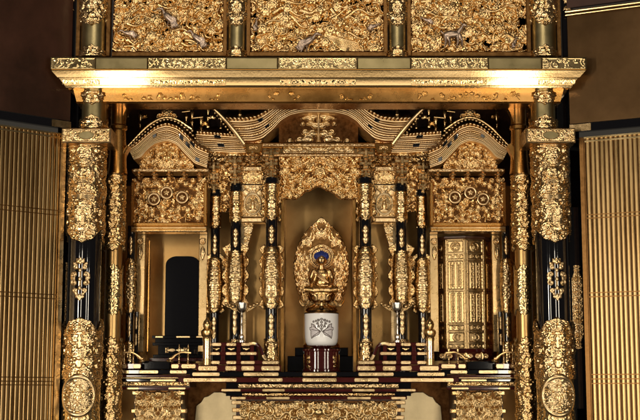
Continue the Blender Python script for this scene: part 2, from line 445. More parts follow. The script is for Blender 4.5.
# plain plates tinted with the room's reflection and chased fittings on the front face
for a, b in ((96, 147), (227, 277), (358, 410), (489, 541)):
    x0, x1, z0, z1 = panel(a, b, 58.2, 68.6, 0)
    MB().box(x0, x1, -.25, 1, z0, z1, b=.2).build("plain_plate", M['olive'], lint)
for i, (a, b) in enumerate(((51, 95), (148, 226), (278, 357), (411, 488), (542, 585.5))):
    plate(lint, "chased_fitting", a, b, 57.8, 69, 0, 'gold_smooth', 20+i % 3, 'mfill' if 0 < i < 4 else 'fill', 6.5, .4, frame=.9, base=.25, kinds='sl', cell=.4)
def bevelplate(parent, a, b, pa, pb, da, db, seed):
    za, zb = Z(pa, da), Z(pb, db); x0 = X(a, (pa+pb)/2, da); x1 = X(b, (pa+pb)/2, da); hh = za-zb
    r = Relief(x1-x0, hh, .4, seed); r.fill(5, (2.6, 4), (.12, .28), 'sl', b0=.02, bvar=.05); r.mirror()
    r.mesh("chased_fitting", lambda u, v, h: (x0+u, db+(da-db)*v/hh-.2-h, zb+v), M['gold_lintel'], parent, mask=lambda u, v: (u > .3) & (u < r.w-.3) & (v > .2) & (v < r.h-.2))
for i, (a, b) in enumerate(((62, 100), (150, 226), (280, 356), (411, 487), (538, 576))):
    bevelplate(lint, a, b, 79.2, 84.8, 4.2, 5.8, 50+i % 2)
for i, (a, b) in enumerate(((120, 222), (268, 300), (340, 372), (418, 520))):
    zz = None
    za, zb = Z(91, 25.8), Z(100, 26.9); x0 = X(a, 96, 26); x1 = X(b, 96, 26)
    r = Relief(x1-x0, za-zb, .5, 70+i % 2); r.fill(9, (2, 3.4), (.3, .8), 'fls', b0=.02, bvar=.2); r.mirror()
    r.mesh("embossed_fitting", (lambda x0, za, zb: lambda u, v, h: (x0+u, 26.9-1.1*v/(za-zb)-.1-h, zb+v))(x0, za, zb), M['gold_amber'], alt, thr=.12)

# front pillars with black lacquer, gilt sleeves, and inner gold posts
def pillar(side):
    X_ = lambda px, py, d: X(px, py, d)*side
    cx, cy_ = X(84.5, 270, 34)*side, 34.0; R = 17.0
    zb = Z(440, 34); zt = Z(143, 34)
    p = MB().lathe(cx, cy_, [(R, zb), (R, zt)], 48).build("pillar", M['black'], alt)
    nm = "gilt_sleeve"
    sleeve(p, nm, cx, cy_, R, Z(243, 18), Z(144, 18), 'down', 3, 8.5, 1.0, 2.3, kinds='fflsw')
    crest_ornament(p, "pierced_ornament", cx-1.2*side, cy_, R, Z(301, 18), Z(257, 18), 22, 'gold_pale')
    sl = sleeve(p, nm, cx, cy_, R, Z(379, 18), Z(317, 18), 'up', 5, 9, 1.2, 2.5, kinds='ffls')
    sleeve(p, nm, cx, cy_, R, zb, Z(378, 18), None, 6, 8, 1.2, .8, kinds='ds', m='gold_smooth')
    # big oval medallion
    for a, fl in ((-.05*side, 0),):
        mw, mh = 34, 44
        r = Relief(mw, mh, .45, 9); c = (mw/2, mh/2)
        r.fill(5.5, (3, 5), (1, 2.2), 'ffs', b0=.8, bvar=1); r.mirror()
        uu, vv = np.meshgrid(r.u, r.v); e = np.sqrt(((uu-c[0])/(mw/2))**2+((vv-c[1])/(mh/2))**2)
        r.H = np.where(e < .76, r.H, np.where(e < 1, 1.0+2.6*np.sqrt(np.clip(1-((e-.86)/.13)**2, 0, 1)), 0))
        r.mesh("oval_medallion", round_(cx, cy_, R+1.2, Z(418, 16), mw, mw/R), M['gold_pale'], p, mask=lambda u, v: ((u-c[0])/(mw/2))**2+((v-c[1])/(mh/2))**2 < 1.0)
        crest_ornament(p, "side_ornament", cx, cy_, R+1, Z(412, 16), Z(384, 16), 9, seed=3)
    # cap between lintel and cross bar
    cx2 = X(94, 108, 34)*side; R2 = 12.5
    q = MB().lathe(cx2, cy_, [(R2, Z(128, 30)), (R2, Z(100, 30)), (R2, Z(86, 34))], 40).build("pillar_neck", M['olive'], alt)
    sleeve(q, nm, cx2, cy_, R2, Z(105, 22), Z(91, 22), 'down', 7, 5, .8, 1.8)
    sleeve(q, nm, cx2, cy_, R2, Z(128, 22), Z(114, 22), 'up', 8, 5, .8, 1.8)
    # cross bar block
    x0, x1, z0, z1 = panel(61.5, 111, 128, 142.8, 10)
    if side < 0: x0, x1 = -x1, -x0
    # (left pillar is on the -x side already: side=+1)
    b = MB().box(x0, x1, 10, 52, z0, z1, b=.8).build("cross_bar", M['gold_pale'], alt)
    r = Relief(x1-x0-2, z1-z0-2, .4, 12); r.fill(4.2, (2, 3.4), (.4, 1.0), 'sl', b0=.1, bvar=.3); r.mirror(); r.frame(1, 1)
    r.mesh("chased_plate", flat(x0+1, 9.8, z0+1), M['gold_chased'], b)
    ov = [((x0+x1)/2+8*cos(t), (z0+z1)/2+4.2*sin(t)) for t in np.linspace(0, 2*pi, 24, endpoint=False)]
    MB().prism(ov, 8.2, 10, b=.5).build("oval_boss", M['olive'], b)
    # inner post
    ci, di = X(113, 290, 62)*side, 62.0; Ri = 8.6
    zt2 = Z(86, 62)
    o = MB().lathe(ci, di, [(Ri, Z(440, 62)), (Ri, Z(172, 62))], 40).build("inner_post", M['gold_leaf'], alt)
    sleeve(o, nm, ci, di, Ri, Z(251, 52), Z(174, 52), 'down', 14, 5.5, 1.4, 2.0, m='gold')
    sleeve(o, nm, ci, di, Ri, Z(420, 52)-18, Z(336, 52), 'up', 15, 5.5, 1.0, 1.9, m='gold')
    sleeve(o, "pierced_sleeve", ci+1*side, di, Ri, Z(316, 52), Z(263, 52), 'both', 16, 6, .15, .55, m='gold_smooth', kinds='sl')
    pr = [(10.5, Z(174, 62)), (9.5, Z(168, 62)), (8.6, Z(150, 62)), (8.0, Z(131, 62)), (9.4, Z(129.5, 62)), (9.4, Z(126.5, 62)), (8.0, Z(125, 62)), (8.2, Z(100, 62)), (9, zt2)]
    MB().lathe(ci+2*side, di, pr, 36).build("post_head", M['gold_amber'], o)
    # curved brackets off the post head, bending inward
    for (pa, pb, pc, t) in (((120, 167), (122, 156), (129, 147), 2.4), ((121, 122), (124, 108), (136, 102), 3.2)):
        mb = MB()
        A, B, Cc = [np.array((X(a, b_, 66)*side, Z(b_, 66))) for a, b_ in (pa, pb, pc)]
        P = [(1-q)**2*A+2*q*(1-q)*B+q*q*Cc for q in np.linspace(0, 1, 12)]
        N_ = []
        for i in range(12):
            tv = P[min(i+1, 11)]-P[max(0, i-1)]; tv /= np.linalg.norm(tv); N_.append(np.array((-tv[1], tv[0])))
        th = [t*(1.2-.6*i/11) for i in range(12)]
        out = [P[i]+N_[i]*th[i] for i in range(12)]+[P[i]-N_[i]*th[i] for i in range(11, -1, -1)]
        if side > 0: out = out[::-1]
        mb.prism([tuple(p) for p in out], 56, 74, b=1.2)
        mb.build("post_bracket", M['gold_amber'], o)
    # lacquered jamb behind the pillar, with gilt plate (seen on the outer side)
    xj = sorted((X(64, 270, 46)*side, X(75, 270, 46)*side)); 
    j = MB().box(xj[0]-2, xj[1], 44, 60, Z(440, 50), Z(86, 50), b=.6).build("jamb", M['black'], alt)
    return p, j
pillar(1); pr_, jr = pillar(-1)
# right jamb is wider and carries a fretted gilt plate; left jamb keeps a narrow gilt strip
def jambplate(side, pxa, pxb, pya, pyb, seed):
    xs = sorted((X(pxa, (pya+pyb)/2, 43), X(pxb, (pya+pyb)/2, 43))); z0, z1 = Z(pyb, 43), Z(pya, 43)
    r = Relief(xs[1]-xs[0], z1-z0, .45, seed); r.vines(7, .8, 1.3, .5); r.frame(.9, 1.2); W_, H_ = r.w, r.h
    def mk(u, v):
        e = np.minimum(v, H_-v); wd = np.where(e < 8, 2.2+abs(1)*1.8*np.abs(np.sin(e*.9)), np.where(e < 14, W_*.28+(e-8)*.4, W_*.5-.4))
        return (np.abs(u-W_/2) < wd) & (e > .4)
    MB().box(xs[0]-1, xs[1]+1, 43.4, 52, z0-60, z1+60).build("jamb_post", M['black'], alt)
    r.mesh("gilt_jamb_plate", flat(xs[0], 43, z0), M['gold_chased'], alt, mask=mk)
jambplate(1, 572, 583, 265, 349, 31)
jambplate(1, 64.5, 69, 262, 345, 32)
# outer tall black boards beside pillars
for side in (1, -1):
    xs = sorted((X(54, 270, 62)*side, X(84, 270, 62)*side))
    MB().box(xs[0], xs[1], 62, 66, Z(445, 62), Z(70, 62)).build("side_board", M['black'], alt)

# interior shell: gold side walls, back wall, dark ceiling, deck
zlow, ztop = Z(445, 60), Z(96, 60)
for side in (1, -1):
    xa = X(103, 270, 66)*side
    xs = sorted((xa, xa-3*side*-1))
    MB().box(min(xa, xa-4*side), max(xa, xa-4*side), 76, 222, zlow, ztop+30).build("side_wall", M['gold_amber'], alt)
xa = abs(X(103, 270, 66))
MB().box(-xa-4, xa+4, 214, 220, zlow, Z(186, 214)).build("back_wall", M['gold_leaf'], alt)
MB().box(-xa-4, xa+4, 214, 220, Z(186, 214), ztop+34).build("upper_back_board", M['ground'], alt)
MB().box(-xa-4, xa+4, 62, 222, ztop+30, ztop+34).build("ceiling", M['black'], alt)
# wall between the altar tables, its lit area shaped as a pale gold board
for side in (1, -1):
    pa, pb = (195, 246)
    pts = [(193, 440), (243, 440), (242, 412), (239, 405), (238, 400), (232, 398), (229, 394), (222, 392), (214, 392), (208, 396), (204, 397), (201, 402), (196, 406)]
    gx = sorted((X(184, 410, 156)*side, X(252, 410, 156)*side)); MB().box(gx[0], gx[1], 156, 160, Z(440, 156), Z(380, 156)).build("shaded_partition", M['gold_dark'], alt)  # dark board: the shade around the lit wall, put into the colour
    P = [(X(a, b_, 150)*side, Z(b_, 150)) for a, b_ in pts]
    if side > 0: P = P[::-1] if False else P
    if side < 0: P = P[::-1]
    MB().prism(P, 150, 154, b=.6).build("lit_partition", M['leaf_pale'], alt)

# ------------------------------------------------------------------ transom carvings above the lintel
zt_, zb_ = Z(-24, 22), Z(56.5, 22)
def transom(px0, px1, seed, kind):
    x0, x1, z0, z1 = panel(px0, px1, -20, 56, 22); w_, h_ = x1-x0, z1-z0
    fr = MB(); 
    fr.box(x0-1, x1+1, 27, 34, z0-2, z1).build("transom_ground", M['ground'], alt)
    r = Relief(w_, h_, .5, seed)
    r.fill(6, (3.8, 5.2), (1.0, 1.8), 'lf', b0=.3, bvar=.6)
    r.fill(8, (4.5, 7.5), (1.5, 3), 'fllw', b0=.6, bvar=2.0)
    r.fill(15, (6, 9), (2, 3.6), 'fww', b0=2.5, bvar=3)
    R = r.R
    if kind == 0:      # clouds and blossoms
        for _ in range(26):
            x, y = R.uniform(5, w_-5), R.uniform(6, h_-4); r.flower(x, y, R.uniform(3, 5.5), R.choice((6, 8)), 2.6, 3)
    if kind == 1:      # twisting pine and dragon-like limbs, plus blossoms
        for _ in range(7):
            x, y = R.uniform(8, w_-30), R.uniform(8, h_-8); a = R.uniform(-.5, .5)
            P = [(x+t*34*cos(a), y+t*34*sin(a)+4*sin(t*7+x)) for t in np.linspace(0, 1, 14)]; r.line(P, 2.6, 1.0, 2.6, 3.5)
        for k in range(9):
            a = -.55+k*.12; r.line([(w_*.55, h_*.14+12), (w_*.55+20*cos(a), h_*.14+10+16*sin(a-.6)), (w_*.55+44*cos(a), h_*.1+6+20*sin(a-.5))], 1.3, .7, 1.6, 4)
        for _ in range(8):
            r.flower(R.uniform(5, w_-5), R.uniform(16, h_-6), R.uniform(4, 7), 8, 2.6, 3.5)
    if kind == 2:      # great chrysanthemum-like foliage mass, antlers and ferns
        cx, cy2 = w_*.66, h_*.62
        for _ in range(170):
            a = R.random()*6.28; q = R.random()**.5*22; r.petal(cx+q*1.15*cos(a), cy2+q*.62*sin(a), 4.4, 1.1, a+R.uniform(-.4, .4), 1.6, 4.5-q*.08, .3)
        for k in range(7):
            a = .5+k*.2; r.petal(w_*.80, h_*.12+3, 19, 2.0, a, 2.2, 4, .3, 5)
        r.flower(w_*.30, h_*.60, 8, 8, 3, 4)
        for _ in range(7): r.flower(R.uniform(5, w_*.5), R.uniform(8, h_-6), R.uniform(3.5, 5.5), 6, 2.6, 3.5)
    for _ in range(9):      # long boughs sweeping across
        x, y = R.uniform(0, w_-20), R.uniform(8, h_-4); a = R.uniform(-.7, .7); L_ = R.uniform(16, 34)
        r.line([(x+t*L_*cos(a)-3*sin(t*5)*sin(a), y+t*L_*sin(a)*.6+3*sin(t*5+x)) for t in np.linspace(0, 1, 10)], 2.0, .8, 2.2, 4.2)
        for t in (.3, .6, .95): r.leaves(x+t*L_*cos(a), y+t*L_*sin(a)*.6, 6, 4, 1.8, 4, R.random()*6, 2.4)
    # rocky ledge at the foot, frame bead
    r.H[:int(5/r.c)] *= .45
    for k in range(int(w_/7)):
        r.line([(k*7+R.uniform(0, 3), 5.5+R.uniform(-1, 1.2)), (k*7+6, 6.5+R.uniform(-1.5, 1.5))], 1.3, .8, 1.6, 3.5)
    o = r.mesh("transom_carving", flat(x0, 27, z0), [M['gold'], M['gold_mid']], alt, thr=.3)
    MB().box(x0, x1, 18, 30, z0-1.2, z0+3.4, b=.5).build("transom_ledge", M['gold_mid'], alt)
    return o, x0, z0, w_, h_
def bird(parent, cx, cz, s, ang, flip, d=19.5):
    """small carved crane: one relief with body, neck, wing and tail"""
    w_, h_ = 30*s, 20*s; r = Relief(w_, h_, .35, 4)
    c = (w_*.52, h_*.5)
    r.dome(c[0], c[1], 7*s, 3.2*s, -.35, 2.4*s, .6)
    for k in range(7): r.petal(c[0]+1*s, c[1]+1.2*s, (12-k*.9)*s, 1.3*s, -.95+k*.16, 1.6*s, 1.4+.15*k, .45)
    for k in range(4): r.petal(c[0]+5*s, c[1]-1.5*s, 6.5*s, .9*s, -.75+k*.2, 1.2*s, 1, .4)
    r.line([(c[0]-5*s, c[1]+1.5*s), (c[0]-8.5*s, c[1]+4.5*s), (c[0]-10.5*s, c[1]+3.2*s), (c[0]-12.8*s, c[1]+2.2*s)], 1.5*s, .55*s, 1.3*s, 1)
    r.dome(c[0]-9.6*s, c[1]+4.1*s, 1.7*s, 1.4*s, 0, 1.6*s, 1)
    r.line([(c[0]+1*s, c[1]-3*s), (c[0]+2.5*s, c[1]-8*s)], .5*s, .4*s, .8, .6)
    def mp(u, v, h):
        a, b = (u-w_/2)*(-1 if flip else 1), v-h_/2
        return (cx+a*cos(ang)-b*sin(ang), d-h, cz+a*sin(ang)+b*cos(ang))
    return r.mesh("carved_bird", mp, M['silver'], parent, thr=.2)
def deer(parent, cx, cz, s, d=19.5):
    w_, h_ = 34*s, 26*s; r = Relief(w_, h_, .35, 4)
    r.dome(17*s, 14*s, 8*s, 3.6*s, .05, 3*s, .6)
    for (a, b_) in (((11, 12), (10, 2)), ((13, 12), (14.5, 3)), ((22, 12), (21, 2.5)), ((24, 13), (26, 3))):
        m_ = ((a[0]+b_[0])/2+1, (a[1]+b_[1])/2); r.line([(a[0]*s, a[1]*s), (m_[0]*s, m_[1]*s), (b_[0]*s, b_[1]*s)], 1.7*s, .6*s, 1.6*s, .6)
    r.line([(23*s, 16*s), (26*s, 20*s), (27*s, 22*s)], 2.2*s, 1.4*s, 2*s, 1)
    r.dome(28.5*s, 22.2*s, 2.9*s, 1.6*s, -.35, 2*s, 1.2)
    r.petal(26.5*s, 23*s, 3*s, .8*s, 2.2, 1, 1); r.line([(9*s, 15*s), (7*s, 17*s)], 1*s, .5*s, 1, .6)
    return r.mesh("carved_deer", lambda u, v, h: (cx+u-w_/2, d-h, cz+v-h_/2), M['silver'], parent, thr=.2)
t1, *_ = transom(113, 225, 101, 0); t2, *_ = transom(250, 386, 102, 1); t3, *_ = transom(411, 530, 103, 2)
bird(t1, X(128, 35, 18), Z(33, 18), .85, .1, False); bird(t1, X(168, 22, 18), Z(17, 18), 1.2, -.45, False); bird(t1, X(197, 40, 18), Z(38, 18), 1.1, -.35, False)
bird(t2, X(308, 41, 18), Z(41, 18), 1.25, .25, True); bird(t2, X(256, 26, 18), Z(24, 18), .6, 1.0, True); bird(t2, X(374, 26, 18), Z(26, 18), .6, 0, True)
deer(t3, X(452, 35, 18), Z(35, 18), 1.15); bird(t3, X(427, 20, 18), Z(20, 18), .6, 0, False); bird(t3, X(515, 44, 18), Z(42, 18), .55, .8, True)
# posts between them
for px, R_ in ((94, 13), (237, 9.5), (397, 9.5), (543, 13)):
    cx = X(px, 20, 24); 
    p = MB().lathe(cx, 24, [(R_, Z(57, 24)), (R_, Z(-24, 24))], 32).build("transom_post", M['olive'], alt)
    sleeve(p, "gilt_sleeve", cx, 24, R_, Z(57, 16), Z(45, 16), 'up', 41, 4.5, .7, 1.6)
    sleeve(p, "gilt_sleeve", cx, 24, R_, Z(27, 16), Z(-22, 16), 'down', 42, 5, .7, 1.8)
    for s in (-1, 1):
        MB().box(cx+s*(R_+2.6)-2.2, cx+s*(R_+2.6)+2.2, 20, 30, Z(56.5, 22), Z(-24, 22), b=.5).build("transom_rail", M['gold_mid'], p)
# outermost black posts with small gilt sprigs
for px in (70, 567):
    x = X(px, 20, 30); s = 1 if px > 300 else -1
    j = MB().box(x-6, x+6, 28, 44, Z(57, 30), Z(-24, 30), b=.6).build("outer_post", M['black'], alt)
    r = Relief(14, 22, .4, 7); r.flower(7, 15, 5, 6, 1.4, .2); r.leaves(7, 8, 7, 3, 1.2, .1, -1.57); r.spiral(3.5, 18, 3, 0, 1, 1.2, .7, 1)
    r.mesh("gilt_sprig", flat(x-7, 27.8, Z(14, 28)), M['gold_chased'], j, thr=.15)

# ------------------------------------------------------------------ doors
def door(side, ang, pxh, top_py, lower, rails, name):
    """leaf hinged at picture x = pxh; ang from the wall plane, opened toward the viewer"""
    hx, hy = X(pxh, 270, 26), 26.0
    dx, dy = side*cos(ang), -sin(ang); nx_, ny_ = side*sin(ang)*-1, -cos(ang)
    # nx_: outward front normal
    nrm = np.array((-side*sin(ang)*1.0, -cos(ang)))
    W = 118.0
    zt, zb = Z(top_py, 26), Z(lower, 26)
    def P(u, n, z): return (hx+dx*u+nrm[0]*n, hy+dy*u+nrm[1]*n, z)
    def tb(u0, u1, n0, n1, z0, z1): 
        V = [P(u, n, z) for z in (z0, z1) for n in (n0, n1) for u in (u0, u1)]
        return V, [(0,2,3,1),(4,5,7,6),(0,1,5,4),(2,6,7,3),(0,4,6,2),(1,3,7,5)]
    return P, tb, W, zt, zb
def slat_door(side, ang, pxh, top_py, rails):
    P, tb, W, zt, zb = door(side, ang, pxh, top_py, 446, rails, "")
    leaf = MB(); leaf.add(*tb(0, W, -5, -1.2, zb, zt)); lf = leaf.build("slatted_door", M['gold_dark'], alt)
    st = MB(); st.add(*tb(0, 4.2, -1.6, 2.6, zb, zt)); st.add(*tb(4.2, 5.2, -1.6, 1.2, zb, zt)); st.build("door_stile", M['gold_pale' if side < 0 else 'gold_mid'], lf)
    t = MB(); t.add(*tb(4.4, W, -1.4, 2.2, zt-1.6, zt+.2)); t.add(*tb(4.4, W, -1.5, 1.2, zt-5.2, zt-3.6)); t.build("door_rail", M['gold_smooth'], lf)
    # slats: shallow rounded rods
    mb = MB(); u = 8.0; g = 4.8
    zz0, zz1 = zb, zt-1.6
    R = random.Random(7+side)
    while u < W:
        r = 1.98; V = []; Fs = []; seg = 7; jit = R.uniform(-.12, .12)
        for z in (zz0, zz1):
            for k in range(seg+1):
                a = pi*k/seg; V.append(P(u+jit-r*cos(a), -1.1+r*(.22*sin(a)+.62*min(1, 3*sin(a))), z))
        for k in range(seg): Fs.append((k, k+1, seg+2+k, seg+1+k))
        mb.add(V, Fs); u += g
    mb.build("slats", M['gold_slat'], lf, True, 60)
    for group in rails:
        for py in group:
            z = Z(py, 24); m2 = MB(); m2.add(*tb(5.2, W, -1.2, .75, z-.5, z+.5)); m2.build("cross_rail", M['gold_mid'], lf)
    return lf
M['gold_slat'] = mat("gold_slats", (0.34, 0.225, 0.092), 1, 0.24, (0.52, 0.37, 0.17), 0.40, 26, 0.15, 250, stretch=(2.2, 2.2, .12))
slat_door(-1, radians(41), 61.5, 134.5, ((211, 215.5), (295, 299), (377.5, 381.5, 385)))
slat_door(1, radians(26), 583.5, 138, ((215, 218.5), (293, 297), (374.5, 379, 383.5)))
def up_door(side, ang, pxh, py0, py1, m, rail):
    P, tb, W, zt, zb = door(side, ang, pxh, py0, py1, (), "")
    a = MB(); a.add(*tb(0, W, -5, 0, zb, zt)); o = a.build("upper_door", M[m], alt)
    MB().add(*tb(1, W, -4, 1.4, zb-9, zb-1)).build("lacquer_rail", M['black'], o)
    q = MB(); q.add(*tb(0, 22, 1.4, 2.2, zb-8.6, zb-1.4)); q.build("corner_fitting", M['gold_chased'], o)
    if rail:
        for k, (dz, r) in enumerate(((0, 1.5), (-3.6, 1.1))):
            MB().tube([P(-1, 2.5, zt+dz), P(W, 2.5, zt+dz)], r, 10).build("gold_rod", M['gold_smooth'], o)
    return o
up_door(-1, radians(41), 66, -30, 121, 'redbrown', False)
up_door(1, radians(26), 574, 12.5, 124, 'bronze', True)
for side, an, ph, py1 in ((1, 26, 574, 8),):
    P, tb, W, zt, zb = door(side, radians(an), ph, -60, py1, (), "")
    MB().add(*tb(0, W, -5, 0, zb, zt)).build("top_door", M['redbrown'], alt)

# ------------------------------------------------------------------ shrine building pieces
def resample(P, n):
    P = np.array(P, float); s = np.concatenate([[0], np.cumsum(np.linalg.norm(np.diff(P, axis=0), axis=1))])
    t = np.linspace(0, s[-1], n)
    # smooth with a Catmull-like pass
    Q = np.stack([np.interp(t, s, P[:, 0]), np.interp(t, s, P[:, 1])], 1)
    k = max(3, n//14)|1; ker = np.ones(k)/k
    Qp = np.concatenate([np.repeat(Q[:1], k//2, 0)*1.0, Q, np.repeat(Q[-1:], k//2, 0)])
    for a in range(k//2):
        Qp[a] = Q[0]-(Q[min(n-1, k//2-a)]-Q[0]); Qp[-1-a] = Q[-1]+(Q[-1]-Q[max(0, n-1-(k//2-a))])
    return np.stack([np.convolve(Qp[:, i], ker, 'valid') for i in (0, 1)], 1)

def eave(parent, name, Upts, Lpts, d0, d1, flip=False, amp=2.0, joints=(), back=55, gold='gold_eave', tile=4.0, rows=None):
    """layered eave: tile ends, fascias and rafter ends as ridges running along the curve"""
    fx = (lambda p: 2*CX-p) if flip else (lambda p: p)
    n = 160; Uq = resample(Upts, n); Lq = resample(Lpts, n)
    A = np.array([(X(fx(p), q, d0), Z(q, d0)) for p, q in Uq]); B = np.array([(X(fx(p), q, d1), Z(q, d1)) for p, q in Lq])
    if flip: A = A[::-1]; B = B[::-1]
    ln = np.concatenate([[0], np.cumsum(np.linalg.norm(np.diff((A+B)/2, axis=0), axis=1))])
    ny = 64; nn = np.linspace(0, 1, ny)[:, None]; s = ln[None, :]
    H = np.zeros((ny, n)); mat_ = np.zeros((ny, n), int)
    def ridge(a, b, h, f=None, m=0):
        sel = (nn >= a) & (nn <= b); e = np.clip(1-((nn-(a+b)/2)/((b-a)/2))**4, 0, 1)**.5*h
        e = e*(f if f is not None else 1)+0*s
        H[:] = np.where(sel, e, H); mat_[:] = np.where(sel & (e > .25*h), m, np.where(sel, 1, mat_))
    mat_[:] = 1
    ridge(0, .13, 2.6, np.clip(np.abs(np.sin(pi*s/tile))*1.5-.2, 0, 1))
    ridge(.14, .25, 2.2); ridge(.262, .33, 1.6)
    ridge(.345, .44, 2.0); ridge(.452, .545, 1.7, .75+.25*(np.sin(2*pi*s/2.4) > -.35))
    ridge(.56, .64, 1.9); ridge(.652, .72, 1.3)
    ridge(.735, .83, 1.7, .75+.25*(np.sin(2*pi*s/2.8+1) > -.3)); ridge(.842, .905, 1.3); ridge(.92, 1.0, 1.5)
    T = (s/ln[-1])+0*nn; T = 1-T if flip else T
    for t0, t1, n0, n1 in joints:
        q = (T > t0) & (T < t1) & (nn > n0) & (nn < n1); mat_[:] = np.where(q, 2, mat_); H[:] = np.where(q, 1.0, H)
    dep = d0+(d1-d0)*nn-H*amp/2
    Xc = A[None, :, 0]*(1-nn)+B[None, :, 0]*nn; Zc = A[None, :, 1]*(1-nn)+B[None, :, 1]*nn
    V = np.stack([Xc, dep+0*Xc, Zc], -1).reshape(-1, 3); idx = np.arange(ny*n).reshape(ny, n)
    Fq = np.stack([idx[1:, :-1], idx[1:, 1:], idx[:-1, 1:], idx[:-1, :-1]], -1).reshape(-1, 4)
    mi = mat_[:-1, :-1].reshape(-1)
    # roof surface running back from the top edge, soffit from the lower one
    k = len(V); Vb = [(A[i, 0], d0+back, A[i, 1]+back*.35) for i in range(n)]+[(B[i, 0], d1+back, B[i, 1]+2) for i in range(n)]
    V = np.concatenate([V, np.array(Vb)])
    up = [(idx[0, i], idx[0, i+1], k+i+1, k+i) for i in range(n-1)]; dn = [(idx[-1, i+1], idx[-1, i], k+n+i, k+n+i+1) for i in range(n-1)]
    Fq = np.concatenate([Fq, np.array(up), np.array(dn)]); mi = np.concatenate([mi, np.full(n-1, 1), np.full(n-1, 0)])
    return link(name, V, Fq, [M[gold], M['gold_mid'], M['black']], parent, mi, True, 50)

def column(parent, px, d, r, ya, yb, segs, seed=0):
    cx = X(px, 280, d); z0, z1 = Z(yb, d), Z(ya, d)
    c = MB().lathe(cx, d, [(r*1.25, z0), (r*1.25, z0+2), (r, z0+3), (r, z1)], 28).build("column", M['black'], parent)
    for i, sg in enumerate(segs):
        a, b = Z(sg[2], d-r), Z(sg[1], d-r)
        if sg[0] == 'o': crest_ornament(c, "gilt_boss", cx, d, r, a, b, r*1.35, 'gold_pale', 1, 1.0)
        elif sg[0] == 'b': MB().lathe(cx, d, [(r+.2, a), (r+1, a+.4), (r+1, b-.4), (r+.2, b)], 28).build("dark_band", M['black'], c)
        else:
            tip = {'d': 'down', 'u': 'up', 'x': 'both', 'n': None}[sg[0]]; bul = sg[3] if len(sg) > 3 else 0
            sleeve(c, "gilt_sleeve", cx, d, r, a, b, tip, seed+i, max(3.4, r*.7), .6, .75, m='gold_chased' if i else 'gold', bulge=bul, kinds='fsl', bands=bul == 0)
            if bul:   # raised central panel of the sleeve
                h_ = (b-a); w_ = r*1.15; rr = Relief(w_, h_*.62, .4, 3); rr.frame(.9, 1.0); rr.fill(3.2, (1.6, 2.6), (.5, 1), 'dsl', b0=.2).mirror()
                rr.mesh("raised_panel", round_(cx, d, (lambda a_, h_: lambda v: r+1.0+bul*np.sin(pi*np.clip((v+h_*.19)/h_, 0, 1))**.8)(a, h_), a+h_*.19, w_, 1.15), M['gold_pale'], c)
                for f, ex in ((.12, 1.5), (.88, 1.5)):
                    zz = a+h_*f; q = r+bul*sin(pi*f)**.8
                    MB().lathe(cx, d, [(q, zz-1.3), (q+1.9, zz-.5), (q+1.9, zz+.5), (q, zz+1.3)], 28, cap=False).build("gilt_collar", M['gold'], c)
    return c

def side_scrolls(parent, px, ya, yb, d, wpx, seed):
    """pierced scroll fins standing out on both sides of a column"""
    x0, x1, z0, z1 = panel(px-wpx/2, px+wpx/2, ya, yb, d); r = Relief(x1-x0, z1-z0, .45, seed); W_, H_ = r.w, r.h
    r.fill(4.5, (2.4, 3.8), (.8, 1.6), 'sslf', b0=.2, bvar=.5).mirror()
    mk = lambda u, v: (np.abs(u-W_/2) < W_*.5*(.72+.28*np.abs(np.sin(v/H_*pi*5)))*np.clip(np.sin(np.clip(v/H_, .02, .98)*pi)*3, 0, 1))
    MB().box((x0+x1)/2-W_*.3, (x0+x1)/2+W_*.3, d+.6, d+3, z0+H_*.1, z1-H_*.1).build("fin_back", M['gold_dark'], parent)
    return r.mesh("side_scrolls", flat(x0, d, z0), [M['gold'], M['gold_dark']], parent, thr=.55, mask=mk)

def brackets(parent, px, ya, yb, d, wpx, m='gold', arms=1):
    """stepped bracket set under the eaves"""
    z1, z0 = Z(ya, d), Z(yb, d); cx = X(px, (ya+yb)/2, d); H = z1-z0; w_ = wpx/2; mb = MB()
    n = 3
    for k in range(n):
        f = k/n; a = z0+H*f; h_ = H/n; ww = w_*(.42+.58*(k+1)/n)
        mb.box(cx-w_*.34, cx+w_*.34, d-4-3.4*k, d+6, a, a+h_*.45, b=.5)
        mb.box(cx-ww, cx+ww, d-2-3.4*k, d+4, a+h_*.42, a+h_*.74, b=.4)
        for q in (-1, 0, 1):
            x = cx+q*(ww-1.7); mb.prism([(x-1.2, a+h_*.74), (x+1.2, a+h_*.74), (x+1.9, a+h_*1.0), (x-1.9, a+h_*1.0)], d-3.2-3.4*k, d+3, b=.35)
        mb.prism([(cx-1.3, a+h_*.2), (cx+1.3, a+h_*.2), (cx+1.5, a+h_*.72), (cx-1.5, a+h_*.72)], d-8-3.4*k, d-2, b=.4)
    return mb.build("bracket_set", M[m], parent)

